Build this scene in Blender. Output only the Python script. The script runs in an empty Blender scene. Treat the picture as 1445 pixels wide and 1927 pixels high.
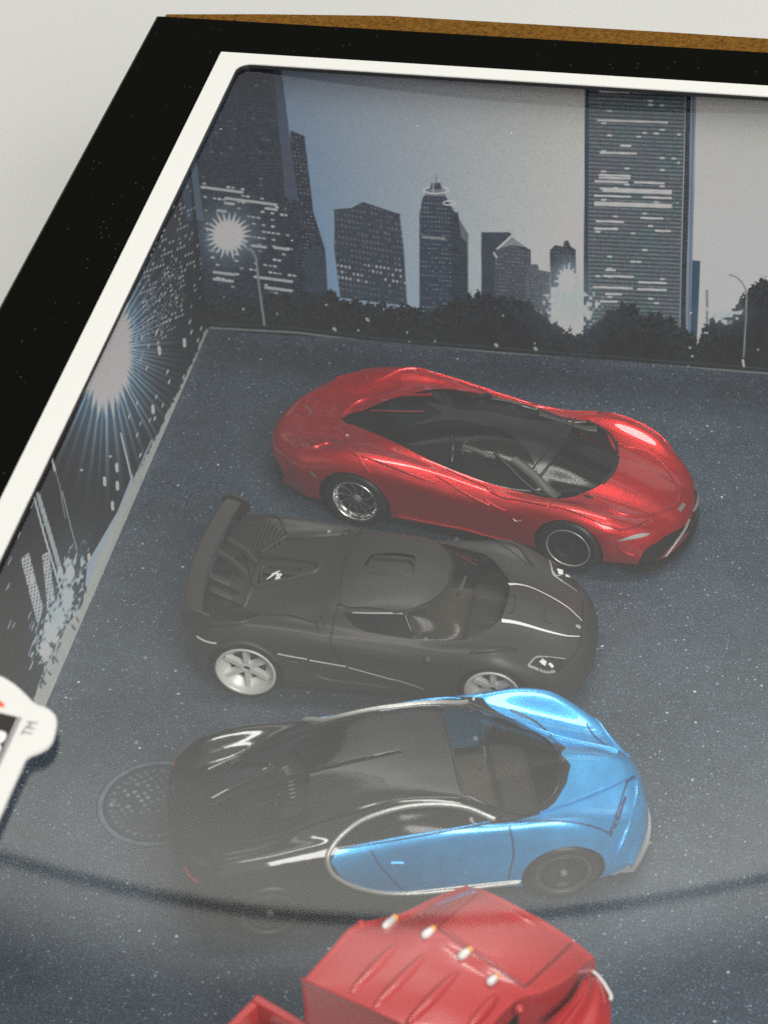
import bpy, math, random
import numpy as np
from mathutils import Vector, Matrix
from mathutils.bvhtree import BVHTree
random.seed(4); RNG = np.random.RandomState(4)
SC = bpy.context.scene

# ------------------------------------------------------------------ camera (1 unit = 1 cm)
FPX = 5000.0; PC = np.array([722.5, 963.5])           # focal length and centre, in pixels of a 1445 x 1927 frame
ROT = np.array([[0.97830099,-0.09221113,0.18553783],[0.20152492,0.63145171,-0.74876995],[-0.04811326,0.76991288,0.63633267]])
CAM = np.array([6.200000,-26.400000,29.323069])
cd = bpy.data.cameras.new("camera"); cam = bpy.data.objects.new("camera", cd); SC.collection.objects.link(cam)
mw = Matrix.Identity(4)
for i in range(3):
    for j in range(3): mw[i][j] = ROT[i,j]
    mw[i][3] = CAM[i]
cam.matrix_world = mw
cd.sensor_fit = 'VERTICAL'; cd.sensor_height = 36.0; cd.lens = FPX/1927.0*36.0
cd.clip_start = 0.5; cd.clip_end = 2000
cd.dof.use_dof = True; cd.dof.focus_distance = 44.0; cd.dof.aperture_fstop = .0934/.20
SC.camera = cam

RAD_A, RAD_B, RAD_C, RAD_D = 1.95, 1.5, 13.6, 17.0
FALL_A = [(0,1.0),(.15,.50),(.32,.20),(.6,.04),(1,0.0)]; FALL_B=[(0,0.0),(1,1.0)]
# ------------------------------------------------------------------ world, lamps, exposure
W = bpy.data.worlds.new("World"); SC.world = W; W.use_nodes = True
W.node_tree.nodes["Background"].inputs[0].default_value = (0.93, 0.95, 1.0, 1)
W.node_tree.nodes["Background"].inputs[1].default_value = 0.33
def area(name, loc, sx, sy, power, target=None, col=(1,1,1)):
    ld = bpy.data.lights.new(name, 'AREA'); ld.shape = 'RECTANGLE'; ld.size = sx; ld.size_y = sy
    ld.energy = power; ld.color = col
    o = bpy.data.objects.new(name, ld); SC.collection.objects.link(o); o.location = loc
    if target is not None:
        o.rotation_euler = (Vector(target)-Vector(loc)).to_track_quat('-Z','Y').to_euler()
    return o
# a ceiling softbox in two panels with a narrow bar between them: its mirror image is the veil on the film;
# the far panel falls off towards its far end
def falloff(o, stops):
    ld=o.data; ld.use_nodes=True; nt=ld.node_tree; em=nt.nodes["Emission"]
    g=nt.nodes.new("ShaderNodeNewGeometry"); s=nt.nodes.new("ShaderNodeSeparateXYZ"); r=nt.nodes.new("ShaderNodeValToRGB")
    nt.links.new(g.outputs["Parametric"],s.inputs[0]); nt.links.new(s.outputs[1],r.inputs[0])
    e=r.color_ramp.elements; r.color_ramp.interpolation='EASE'
    while len(e)<len(stops): e.new(.5)
    for x,(p,c) in zip(e,stops): x.position=p; x.color=(c,c,c,1)
    nt.links.new(r.outputs[0],em.inputs["Strength"])
TILT = math.radians(8.0)
def turned(d): return (-9-math.sin(TILT)*d, 35.5+math.cos(TILT)*d, 52)
LA = area("softbox_panel_far", turned(30.0), 90, 60.0, 90*60*math.pi*RAD_A, col=(1.0,0.985,0.90))
falloff(LA, FALL_A)
LB = area("softbox_panel_near", turned(-2.66), 90, 4.2, 90*4.2*math.pi*RAD_B, col=(1.0,0.985,0.91)); falloff(LB, FALL_B)
LA.rotation_euler.z = LB.rotation_euler.z = TILT
area("room_light", (38,-50,56), 40, 32, 40*32*math.pi*RAD_C, target=(0,2,0), col=(1.0,0.99,0.97))
area("ceiling_lamp", (4,8,56), 46, 6, 46*6*math.pi*RAD_D, target=(4,8,0), col=(1.0,0.98,0.94))
SC.view_settings.view_transform = 'Standard'; SC.view_settings.look = 'None'
SC.view_settings.exposure = 0.0; SC.view_settings.gamma = 1.0
SC.cycles.use_denoising = False; SC.cycles.max_bounces = 8; SC.cycles.transparent_max_bounces = 12

# ------------------------------------------------------------------ measuring helpers
def ray(u, v): return ROT @ np.array([(u-PC[0])/FPX, -(v-PC[1])/FPX, -1.0])
def on_z(u, v, z=0.): d = ray(u,v); return CAM + d*((z-CAM[2])/d[2])
def on_x(u, v, x): d = ray(u,v); return CAM + d*((x-CAM[0])/d[0])
def on_y(u, v, y): d = ray(u,v); return CAM + d*((y-CAM[1])/d[1])
def proj(P):
    Q = (np.asarray(P, float)-CAM) @ ROT
    return np.stack([PC[0]+FPX*Q[...,0]/-Q[...,2], PC[1]-FPX*Q[...,1]/-Q[...,2]], -1)

# ------------------------------------------------------------------ materials
def mat(name, col=(.5,.5,.5), rough=.5, metal=0., coat=0., coat_rough=.03, spec=.5):
    m = bpy.data.materials.new(name); m.use_nodes = True
    b = m.node_tree.nodes["Principled BSDF"]
    b.inputs["Base Color"].default_value = (*col,1); b.inputs["Roughness"].default_value = rough
    b.inputs["Metallic"].default_value = metal; b.inputs["Coat Weight"].default_value = coat
    b.inputs["Coat Roughness"].default_value = coat_rough; b.inputs["Specular IOR Level"].default_value = spec
    m.use_backface_culling = False
    return m
def N(m, t, **kw):
    n = m.node_tree.nodes.new(t)
    for k, v in kw.items():
        if k.startswith('i_'): n.inputs[k[2:].replace('_',' ')].default_value = v
        else: setattr(n, k, v)
    return n
def L(m, a, ao, b, bi): m.node_tree.links.new(a.outputs[ao], b.inputs[bi])
def bsdf(m): return m.node_tree.nodes["Principled BSDF"]
def ramp(m, src, out, stops):
    r = N(m, "ShaderNodeValToRGB"); L(m, src, out, r, 0)
    e = r.color_ramp.elements
    while len(e) < len(stops): e.new(.5)
    for x,(p,c) in zip(e, stops): x.position = p; x.color = (*c,1) if len(c)==3 else c
    return r
def coords(m, scale=1.0):
    t = N(m, "ShaderNodeTexCoord"); return t
def add_bump(m, scale, strength, dist=.01, detail=3, kind='noise'):
    t = coords(m)
    n = N(m, "ShaderNodeTexNoise", i_Scale=scale, i_Detail=detail) if kind=='noise' else N(m, "ShaderNodeTexVoronoi", i_Scale=scale)
    L(m, t, "Object", n, "Vector")
    b = N(m, "ShaderNodeBump", i_Strength=strength, i_Distance=dist)
    L(m, n, 0 if kind=='noise' else "Distance", b, "Height"); L(m, b, 0, bsdf(m), "Normal")
    return n
def speckle(m, base, spot, scale, thresh, soft=.02, mix_noise=None):
    """base colour with small light flecks; flecks are random voronoi cells kept only where a per-cell random is high"""
    t = coords(m)
    v = N(m, "ShaderNodeTexVoronoi", i_Scale=scale, i_Randomness=1.0); L(m, t, "Object", v, "Vector")
    sep = N(m, "ShaderNodeSeparateColor"); L(m, v, "Color", sep, 0)
    a = N(m, "ShaderNodeMath", operation='GREATER_THAN'); L(m, sep, 0, a, 0); a.inputs[1].default_value = 1-thresh
    d = N(m, "ShaderNodeMapRange"); L(m, v, "Distance", d, 0)
    d.inputs[1].default_value = .10; d.inputs[2].default_value = .28; d.inputs[3].default_value = 1; d.inputs[4].default_value = 0
    mu = N(m, "ShaderNodeMath", operation='MULTIPLY'); L(m, a, 0, mu, 0); L(m, d, 0, mu, 1)
    mx = N(m, "ShaderNodeMix", data_type='RGBA'); L(m, mu, 0, mx, 0)
    mx.inputs[6].default_value = (*base,1); mx.inputs[7].default_value = (*spot,1)
    return mx, t

M = {}
def paint(name, col, metal=.55, rough=.32, flake=.25, scale=90):
    m = mat(name, col, rough, metal, 1.0, .04)
    t = coords(m); n = N(m, "ShaderNodeTexNoise", i_Scale=scale, i_Detail=2.0); L(m, t, "Object", n, "Vector")
    b = N(m, "ShaderNodeBump", i_Strength=flake, i_Distance=.02); L(m, n, 0, b, "Height"); L(m, b, 0, bsdf(m), "Normal")
    n2 = N(m, "ShaderNodeTexNoise", i_Scale=5.0, i_Detail=4.0); L(m, t, "Object", n2, "Vector")
    c = ramp(m, n2, 0, [(.3, tuple(x*.88 for x in col)), (.7, tuple(min(1,x*1.1) for x in col))])
    L(m, c, 0, bsdf(m), "Base Color")
    M[name] = m; return m
paint("red_paint", (.66,.012,.012), .66, .33, .28, 45)
paint("blue_paint", (.04,.42,.86), .45, .32, .16, 60)
M["gloss_black"] = mat("gloss_black", (.006,.006,.006), .12, 0, .6, .02); add_bump(M["gloss_black"], 3, .12, .05)
M["matte_black"] = mat("matte_black", (.036,.034,.031), .38, 0, 0, spec=.35); add_bump(M["matte_black"], 55, .16, .01)
M["trim_black"] = mat("trim_black", (.011,.011,.011), .45)
M["line_dark"] = mat("line_dark", (.003,.003,.003), .7)
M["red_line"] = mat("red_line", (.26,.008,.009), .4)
M["blue_line"] = mat("blue_line", (.008,.045,.16), .4)
M["rubber"] = mat("rubber", (.012,.012,.012), .42); add_bump(M["rubber"], 20, .1, .01)
M["silver_paint"] = mat("silver_paint", (.5,.5,.47), .33, .5); add_bump(M["silver_paint"], 60, .25, .01)
M["chrome"] = mat("chrome", (.93,.92,.87), .26, 1.0); add_bump(M["chrome"], 25, .1, .01)
M["grey_plastic"] = mat("grey_plastic", (.74,.74,.69), .38, .15); add_bump(M["grey_plastic"], 30, .08, .01)
M["white_print"] = mat("white_print", (.80,.80,.77), .4)
M["hub_grey"] = mat("hub_grey", (.25,.25,.24), .35, .3)
M["tail_red"] = mat("tail_red", (.35,.02,.02), .3)
M["toy_red"] = mat("toy_red", (.52,.034,.032), .32, 0, .5, .08); add_bump(M["toy_red"], 4, .15, .05)
M["amber"] = mat("amber", (.9,.40,.04), .4)
M["interior"] = mat("interior", (.07,.068,.06), .5)
M["seat"] = mat("seat", (.26,.245,.20), .45)
M["dash"] = mat("dash", (.075,.07,.06), .4)
def glass(name, tint, dens, rough=.04):
    m = bpy.data.materials.new(name); m.use_nodes = True; nt = m.node_tree; nt.nodes.clear()
    o = N(m,"ShaderNodeOutputMaterial"); tr = N(m,"ShaderNodeBsdfTransparent"); tr.inputs[0].default_value=(*tint,1)
    d = N(m,"ShaderNodeBsdfPrincipled"); d.inputs["Base Color"].default_value=(.01,.01,.01,1); d.inputs["Roughness"].default_value=rough
    x = N(m,"ShaderNodeMixShader"); x.inputs[0].default_value = dens
    L(m,tr,0,x,1); L(m,d,0,x,2); L(m,x,0,o,0); M[name]=m; return m
glass("smoked_glass", (.62,.60,.54), .34)
glass("canopy_glass", (.40,.38,.35), .50, .13)
glass("screen_glass", (.80,.78,.70), .30, .14)
M["canopy_grey"] = mat("canopy_grey", (.055,.055,.05), .4)
M["pale_cabin"] = mat("pale_cabin", (.17,.16,.13), .5)
glass("dark_glass", (.4,.4,.38), .6, .1)

# asphalt card
def asphalt():
    m = mat("asphalt_print", (.02,.03,.04), .5)
    t = coords(m)
    n1 = N(m,"ShaderNodeTexNoise",i_Scale=30.0,i_Detail=6.0,i_Roughness=.75); L(m,t,"Object",n1,"Vector")
    c1 = ramp(m,n1,0,[(.38,(.010,.020,.032)),(.52,(.034,.054,.075)),(.64,(.105,.14,.172))])
    n0 = N(m,"ShaderNodeTexNoise",i_Scale=.45,i_Detail=3.0); L(m,t,"Object",n0,"Vector")
    n9 = N(m,"ShaderNodeTexNoise",i_Scale=3.2,i_Detail=5.0,i_Roughness=.7); L(m,t,"Object",n9,"Vector")
    av0 = N(m,"ShaderNodeMath",operation='MULTIPLY_ADD'); L(m,n9,0,av0,0); av0.inputs[1].default_value=.5
    hv = N(m,"ShaderNodeMath",operation='MULTIPLY'); L(m,n0,0,hv,0); hv.inputs[1].default_value=.5; L(m,hv,0,av0,2)
    c0 = ramp(m,av0,0,[(.36,(.62,.68,.76)),(.64,(1.55,1.5,1.45))])
    mu = N(m,"ShaderNodeMix",data_type='RGBA',blend_type='MULTIPLY'); mu.inputs[0].default_value=1; L(m,c1,0,mu,6); L(m,c0,0,mu,7)
    last = mu; out = 2
    for sc, th, sp in ((34.,.34,(.13,.18,.23)), (24.,.22,(.24,.32,.40)), (16.,.055,(.38,.46,.54)), (11.,.007,(.70,.75,.78))):
        v = N(m,"ShaderNodeTexVoronoi",i_Scale=sc); 
        dn = N(m,"ShaderNodeTexNoise",i_Scale=sc*1.6,i_Detail=1.0); L(m,t,"Object",dn,"Vector")
        av = N(m,"ShaderNodeMix",data_type='VECTOR'); av.inputs[0].default_value=.03; L(m,t,"Object",av,4); L(m,dn,"Color",av,5)
        L(m,av,1,v,"Vector")
        s = N(m,"ShaderNodeSeparateColor"); L(m,v,"Color",s,0)
        g = N(m,"ShaderNodeMath",operation='GREATER_THAN'); L(m,s,0,g,0); g.inputs[1].default_value=1-th
        d = N(m,"ShaderNodeMapRange"); L(m,v,"Distance",d,0)
        for i,x in zip((1,2,3,4),(.12,.34,1,0)): d.inputs[i].default_value=x
        k = N(m,"ShaderNodeMath",operation='MULTIPLY'); L(m,g,0,k,0); L(m,d,0,k,1)
        mx = N(m,"ShaderNodeMix",data_type='RGBA'); L(m,k,0,mx,0); L(m,last,out,mx,6); mx.inputs[7].default_value=(*sp,1)
        last, out = mx, 2
    L(m,last,out,bsdf(m),"Base Color")
    b = N(m,"ShaderNodeBump",i_Strength=.08,i_Distance=.01); L(m,n1,0,b,"Height"); L(m,b,0,bsdf(m),"Normal")
    return m
M["asphalt"] = asphalt()
def printed(name, rough=.55):
    m = mat(name, (1,1,1), rough, spec=.3)
    a = N(m,"ShaderNodeAttribute",attribute_name="ink"); L(m,a,"Color",bsdf(m),"Base Color")
    add_bump(m, 40, .05, .01)
    return m
M["print"] = printed("printed_card")
def card(name, base, spot, rough, thresh, bump=.1):
    m = mat(name, base, rough, spec=.03)
    mx, t = speckle(m, base, spot, 20.0, thresh)
    L(m, mx, 2, bsdf(m), "Base Color"); 
    n = N(m,"ShaderNodeTexNoise",i_Scale=30.,i_Detail=4.); L(m,t,"Object",n,"Vector")
    b = N(m,"ShaderNodeBump",i_Strength=bump,i_Distance=.01); L(m,n,0,b,"Height"); L(m,b,0,bsdf(m),"Normal")
    return m
M["black_card"] = card("black_card", (.0022,.0024,.0012), (.08,.09,.07), .6, .02)
M["white_card"] = card("white_card", (.70,.695,.645), (.62,.60,.52), .6, .01, .03)
def kraft():
    m = mat("kraft_board", (.3,.15,.02), .8, spec=.15); t = coords(m)
    n = N(m,"ShaderNodeTexNoise",i_Scale=13.,i_Detail=8.,i_Roughness=.85); L(m,t,"Object",n,"Vector")
    c = ramp(m,n,0,[(.36,(.02,.008,.001)),(.47,(.13,.055,.004)),(.60,(.21,.095,.010)),(.78,(.36,.20,.04))]); L(m,c,0,bsdf(m),"Base Color")
    b = N(m,"ShaderNodeBump",i_Strength=.5,i_Distance=.02); L(m,n,0,b,"Height"); L(m,b,0,bsdf(m),"Normal")
    return m
M["kraft"] = kraft()
def table_m():
    m = mat("table_top", (.78,.78,.75), .55); t = coords(m)
    n = N(m,"ShaderNodeTexNoise",i_Scale=.04,i_Detail=3.); L(m,t,"Object",n,"Vector")
    c = ramp(m,n,0,[(.3,(.66,.66,.615)),(.7,(.72,.72,.67))]); L(m,c,0,bsdf(m),"Base Color"); return m
M["table"] = table_m()
def window_plastic():
    m = bpy.data.materials.new("clear_plastic"); m.use_nodes=True; m.node_tree.nodes.clear()
    o = N(m,"ShaderNodeOutputMaterial"); tr = N(m,"ShaderNodeBsdfTransparent"); tr.inputs[0].default_value=(.97,.97,.96,1)
    t = coords(m)
    g1 = N(m,"ShaderNodeBsdfGlossy"); g1.inputs["Roughness"].default_value=.028
    g2 = N(m,"ShaderNodeBsdfGlossy"); g2.inputs["Roughness"].default_value=.16
    for g in (g1,g2): g.inputs["Color"].default_value=(1,1,1,1)
    gm = N(m,"ShaderNodeMixShader"); gm.inputs[0].default_value=.2; L(m,g1,0,gm,1); L(m,g2,0,gm,2)
    lw = N(m,"ShaderNodeLayerWeight",i_Blend=.5); pw = N(m,"ShaderNodeMath",operation='POWER'); L(m,lw,"Facing",pw,0); pw.inputs[1].default_value=5.0
    k = N(m,"ShaderNodeMath",operation='MULTIPLY_ADD'); L(m,pw,0,k,0); k.inputs[1].default_value=1.75; k.inputs[2].default_value=.075
    x = N(m,"ShaderNodeMixShader"); L(m,k,0,x,0); L(m,tr,0,x,1); L(m,gm,0,x,2)
    # dust and fibres caught on the film
    v = N(m,"ShaderNodeTexVoronoi",i_Scale=3.2); L(m,t,"Object",v,"Vector")
    s = N(m,"ShaderNodeSeparateColor"); L(m,v,"Color",s,0)
    ga = N(m,"ShaderNodeMath",operation='GREATER_THAN'); L(m,s,0,ga,0); ga.inputs[1].default_value=.90
    d = N(m,"ShaderNodeMath",operation='LESS_THAN'); L(m,v,"Distance",d,0); d.inputs[1].default_value=.055
    mu = N(m,"ShaderNodeMath",operation='MULTIPLY'); L(m,ga,0,mu,0); L(m,d,0,mu,1)
    m2 = N(m,"ShaderNodeMath",operation='MULTIPLY'); L(m,mu,0,m2,0); m2.inputs[1].default_value=.5
    du = N(m,"ShaderNodeBsdfDiffuse"); du.inputs[0].default_value=(.8,.8,.8,1)
    y = N(m,"ShaderNodeMixShader"); L(m,m2,0,y,0); L(m,x,0,y,1); L(m,du,0,y,2)
    L(m,y,0,o,0); return m
M["window"] = window_plastic()

# ------------------------------------------------------------------ object helpers
def link(o, parent=None):
    SC.collection.objects.link(o)
    if parent is not None: o.parent = parent
    return o
def tag(o, label=None, cat=None, group=None, kind=None):
    if label: o["label"] = label
    if cat: o["category"] = cat
    if group: o["group"] = group
    if kind: o["kind"] = kind
    return o
def mesh_obj(name, V, F, material, parent=None, normals=None, smooth=False):
    me = bpy.data.meshes.new(name)
    V = np.asarray(V, float)
    me.from_pydata(V.tolist(), [], [tuple(int(i) for i in f) for f in F])
    me.materials.append(M[material] if isinstance(material, str) else material)
    if smooth or normals is not None:
        me.polygons.foreach_set("use_smooth", [True]*len(me.polygons))
    if normals is not None:
        n = np.asarray(normals, float); n /= np.maximum(1e-9, np.linalg.norm(n, axis=1, keepdims=True))
        me.normals_split_custom_set_from_vertices(n.tolist())
    me.update()
    return link(bpy.data.objects.new(name, me), parent)
def empty(name, loc, yaw=0.):
    o = bpy.data.objects.new(name, None); o.empty_display_size = .5
    o.location = tuple(loc); o.rotation_euler = (0,0,yaw); return link(o)
class MB:
    def __init__(s): s.V=[]; s.F=[]
    def add(s, V, F):
        n=len(s.V); s.V += [tuple(map(float,v)) for v in V]; s.F += [tuple(i+n for i in f) for f in F]
    def box(s, c, h, R=None):
        P=[]
        for dz in (-1,1):
            for dx,dy in ((-1,-1),(1,-1),(1,1),(-1,1)):
                p=np.array([dx*h[0],dy*h[1],dz*h[2]],float)
                if R is not None: p=R@p
                P.append(p+np.array(c))
        s.add(P,[(0,3,2,1),(4,5,6,7),(0,1,5,4),(1,2,6,5),(2,3,7,6),(3,0,4,7)])
    def prism(s, poly, z0, z1):
        n=len(poly); s.add([(x,y,z0) for x,y in poly]+[(x,y,z1) for x,y in poly],
            [tuple(range(n))[::-1], tuple(range(n,2*n))]+[(i,(i+1)%n,(i+1)%n+n,i+n) for i in range(n)])
    def lathe(s, prof, n=48, axis='y', c=(0,0,0)):
        P=[];F=[]
        for r,a in prof:
            for k in range(n):
                t=2*math.pi*k/n
                P.append((c[0]+r*math.cos(t), c[1]+a, c[2]+r*math.sin(t)))
        for i in range(len(prof)-1):
            for k in range(n):
                k2=(k+1)%n; F.append((i*n+k,(i+1)*n+k,(i+1)*n+k2,i*n+k2))
        s.add(P,F)
    def tube(s, pts, r, n=6, closed=False):
        pts=[np.array(p,float) for p in pts]; m=len(pts); P=[];F=[]
        for i,p in enumerate(pts):
            a=pts[(i-1)%m] if (closed or i>0) else p; b=pts[(i+1)%m] if (closed or i<m-1) else p
            t=b-a; t/=max(1e-9,np.linalg.norm(t)); up=np.array([0,0,1.]) if abs(t[2])<.9 else np.array([1.,0,0])
            x=np.cross(t,up); x/=np.linalg.norm(x); y=np.cross(x,t)
            rr=r[i] if hasattr(r,'__len__') else r
            for k in range(n):
                q=2*math.pi*k/n; P.append(p+rr*(math.cos(q)*x+math.sin(q)*y))
        for i in range(m if closed else m-1):
            j=(i+1)%m
            for k in range(n): F.append((i*n+k,i*n+(k+1)%n,j*n+(k+1)%n,j*n+k))
        if not closed: F += [tuple(range(n))[::-1], tuple(range((m-1)*n,m*n))]
        s.add(P,F)
    def build(s, name, material, parent=None, smooth=False): return mesh_obj(name, s.V, s.F, material, parent, smooth=smooth)
def bevel(o, w=.02, seg=2):
    md=o.modifiers.new("bevel",'BEVEL'); md.width=w; md.segments=seg; md.limit_method='ANGLE'; return o

def catmull(n_key, n_fine, closed=False, tension=.5):
    """interpolation matrix from n_key control points to n_fine samples"""
    Wm=np.zeros((n_fine,n_key)); 
    for i in range(n_fine):
        t=i/(n_fine-(0 if closed else 1))*(n_key if closed else n_key-1); k=min(int(t), (n_key if closed else n_key-1)-1); f=t-k
        w=[-tension*f+2*tension*f*f-tension*f**3, 1+(tension-3)*f*f+(2-tension)*f**3, tension*f+(3-2*tension)*f*f+(tension-2)*f**3, -tension*f*f+tension*f**3]
        for j,x in zip(range(k-1,k+3),w):
            if closed: Wm[i,j%n_key]+=x
            else:
                if j<0: Wm[i,0]+=2*x; Wm[i,1]-=x
                elif j>n_key-1: Wm[i,n_key-1]+=2*x; Wm[i,n_key-2]-=x
                else: Wm[i,j]+=x
    return Wm
def smooth_line(pts, per=8, closed=False):
    P=np.array(pts,float); n=len(P)
    return catmull(n, n*per if closed else (n-1)*per+1, closed)@P

def poly_sd(q, poly):
    """signed distance (negative inside) of points q (n,2) to polygon"""
    poly=np.asarray(poly,float); x,y=q[:,0],q[:,1]; best=np.full(len(q),1e9); ins=np.zeros(len(q),bool)
    for i in range(len(poly)):
        a=poly[i]; b=poly[(i+1)%len(poly)]; e=b-a; w=q-a
        t=np.clip((w@e)/max(1e-9,e@e),0,1); d=w-t[:,None]*e; best=np.minimum(best,(d**2).sum(1))
        c=((a[1]>y)!=(b[1]>y)) & (x < (b[0]-a[0])*(y-a[1])/((b[1]-a[1]) if b[1]!=a[1] else 1e-9)+a[0]); ins^=c
    d=np.sqrt(best); return np.where(ins,-d,d)

# ------------------------------------------------------------------ the room: table
TZ = -0.35
tb = MB(); tb.box((10,30,TZ-1.0),(150,120,1.0)); tab = tb.build("table", "table"); tag(tab, kind="structure")

# ------------------------------------------------------------------ the box (one thing with its parts)
HB = 6.797                      # height of the front card above the road card
box = empty("display_box", (-6.97, 12.78, TZ))
tag(box, "black and white card window box with a night city printed inside", "toy box")
BOXI = Matrix.Translation(Vector((6.97,-12.78,-TZ)))
def in_box(o):
    o.parent = box; o.matrix_parent_inverse = BOXI; return o
def rect_loop(x0,y0,x1,y1,r,n=10):
    P=[]
    for cx,cy,a0 in ((x1-r,y1-r,0),(x0+r,y1-r,90),(x0+r,y0+r,180),(x1-r,y0+r,270)):
        for k in range(n+1):
            a=math.radians(a0+90*k/n); P.append((cx+r*math.cos(a), cy+r*math.sin(a)))
    return P
def ring(name, outer, inner, z0, z1, material):
    n=len(outer); V=[(x,y,z) for z in (z0,z1) for lp in (outer,inner) for x,y in lp]; F=[]
    for i in range(n):
        j=(i+1)%n
        F += [(2*n+i,2*n+j,3*n+j,3*n+i),(i,n+i,n+j,j),(i,j,2*n+j,2*n+i),(n+i,3*n+i,3*n+j,n+j)]
    return mesh_obj(name, V, F, material)
XL, YT, XR, YB = -6.97, 12.765, 15.0, -17.0
outer = rect_loop(XL,YB,XR,YT,.03); wout = rect_loop(-5.575,YB+1.4,XR-1.4,11.70,.02); win = rect_loop(-5.185,YB+1.75,XR-1.75,11.375,.24)
in_box(ring("front_card", outer, wout, HB-.05, HB, "black_card"))
in_box(ring("white_border", wout, win, HB-.05, HB+.004, "white_card"))
rim = ring("cut_edge", rect_loop(-5.186,YB+1.74,XR-1.74,11.376,.24), rect_loop(-5.165,YB+1.76,XR-1.76,11.350,.23), HB-.075, HB-.018, "trim_black"); in_box(rim)
# tiny paper nicks where the window was punched out
nk = MB()
for u,v in ((1047,152),(792,134)): 
    p=on_z(u,v,HB); nk=MB(); nk.box((p[0],p[1]-.02,HB-.01),(.022,.045,.012)); in_box(nk.build("punch_nick","white_card"))
# worn fold along the left edge of the front
we = MB(); we.box((XL-.012,(YT+YB)/2,HB-.03),(.014,(YT-YB)/2,.03)); M["worn_edge"]=card("worn_edge",(.035,.045,.03),(.25,.27,.22),.6,.25); in_box(we.build("worn_fold","worn_edge"))
kr = MB()
xs=[-6.86,-5.2,-3.0,-.5,2.0,4.2,15.0]; th=[.10,.30,.50,.50,.50,.47,.40]
poly=[(x,YT+.004) for x in xs]+[(x,YT+t) for x,t in zip(xs[::-1],th[::-1])]
kr.prism(poly, HB-.35, HB-.01); in_box(kr.build("kraft_board_edge","kraft"))
# side boards
sw = MB(); sw.box((XL+.06,(YT+YB)/2,(HB-.06+TZ)/2),(.06,(YT-YB)/2,(HB-.06-TZ)/2)); in_box(sw.build("side_board","black_card"))
sw = MB(); sw.box((XR-.06,(YT+YB)/2,(HB-.06+TZ)/2),(.06,(YT-YB)/2,(HB-.06-TZ)/2)); in_box(sw.build("side_board","black_card"))
sw = MB(); sw.box(((XL+XR)/2,13.0,(HB-.36+TZ)/2),((XR-XL)/2,.08,(HB-.36-TZ)/2)); in_box(sw.build("back_board","black_card"))
sw = MB(); sw.box(((XL+XR)/2,YB+.06,(HB-.06+TZ)/2),((XR-XL)/2-.13,.06,(HB-.06-TZ)/2)); in_box(sw.build("lower_board","black_card"))
# clear film, very slightly bowed
def film_z(x, y):
    a = (x-.2)/7.0
    return HB-.09 + FILM_K*(a*a)*(y+8) + .004*math.sin(.9*x+.4*y)*0
FILM_K = .020
nx,ny=60,60; V=[];F=[]
for j in range(ny+1):
    for i in range(nx+1):
        x=-5.45+(XR-1.5+5.45)*i/nx; y=YB+1.6+(11.6-YB-1.6)*j/ny
        a2=min(1.35,((x-.4)/5.2)**2); V.append((x,y,(HB-.085+(.06-.0160*(y+13 if y<-3 else 10+2.2*math.tanh((y+3)/2.2)))*max(0,1-a2)+ .006*math.sin(.55*x+.8)*math.sin(.35*y))))
for j in range(ny):
    for i in range(nx): a=j*(nx+1)+i; F.append((a,a+1,a+nx+2,a+nx+1))
film = mesh_obj("clear_film", V, F, "window", smooth=True); in_box(film)

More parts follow.
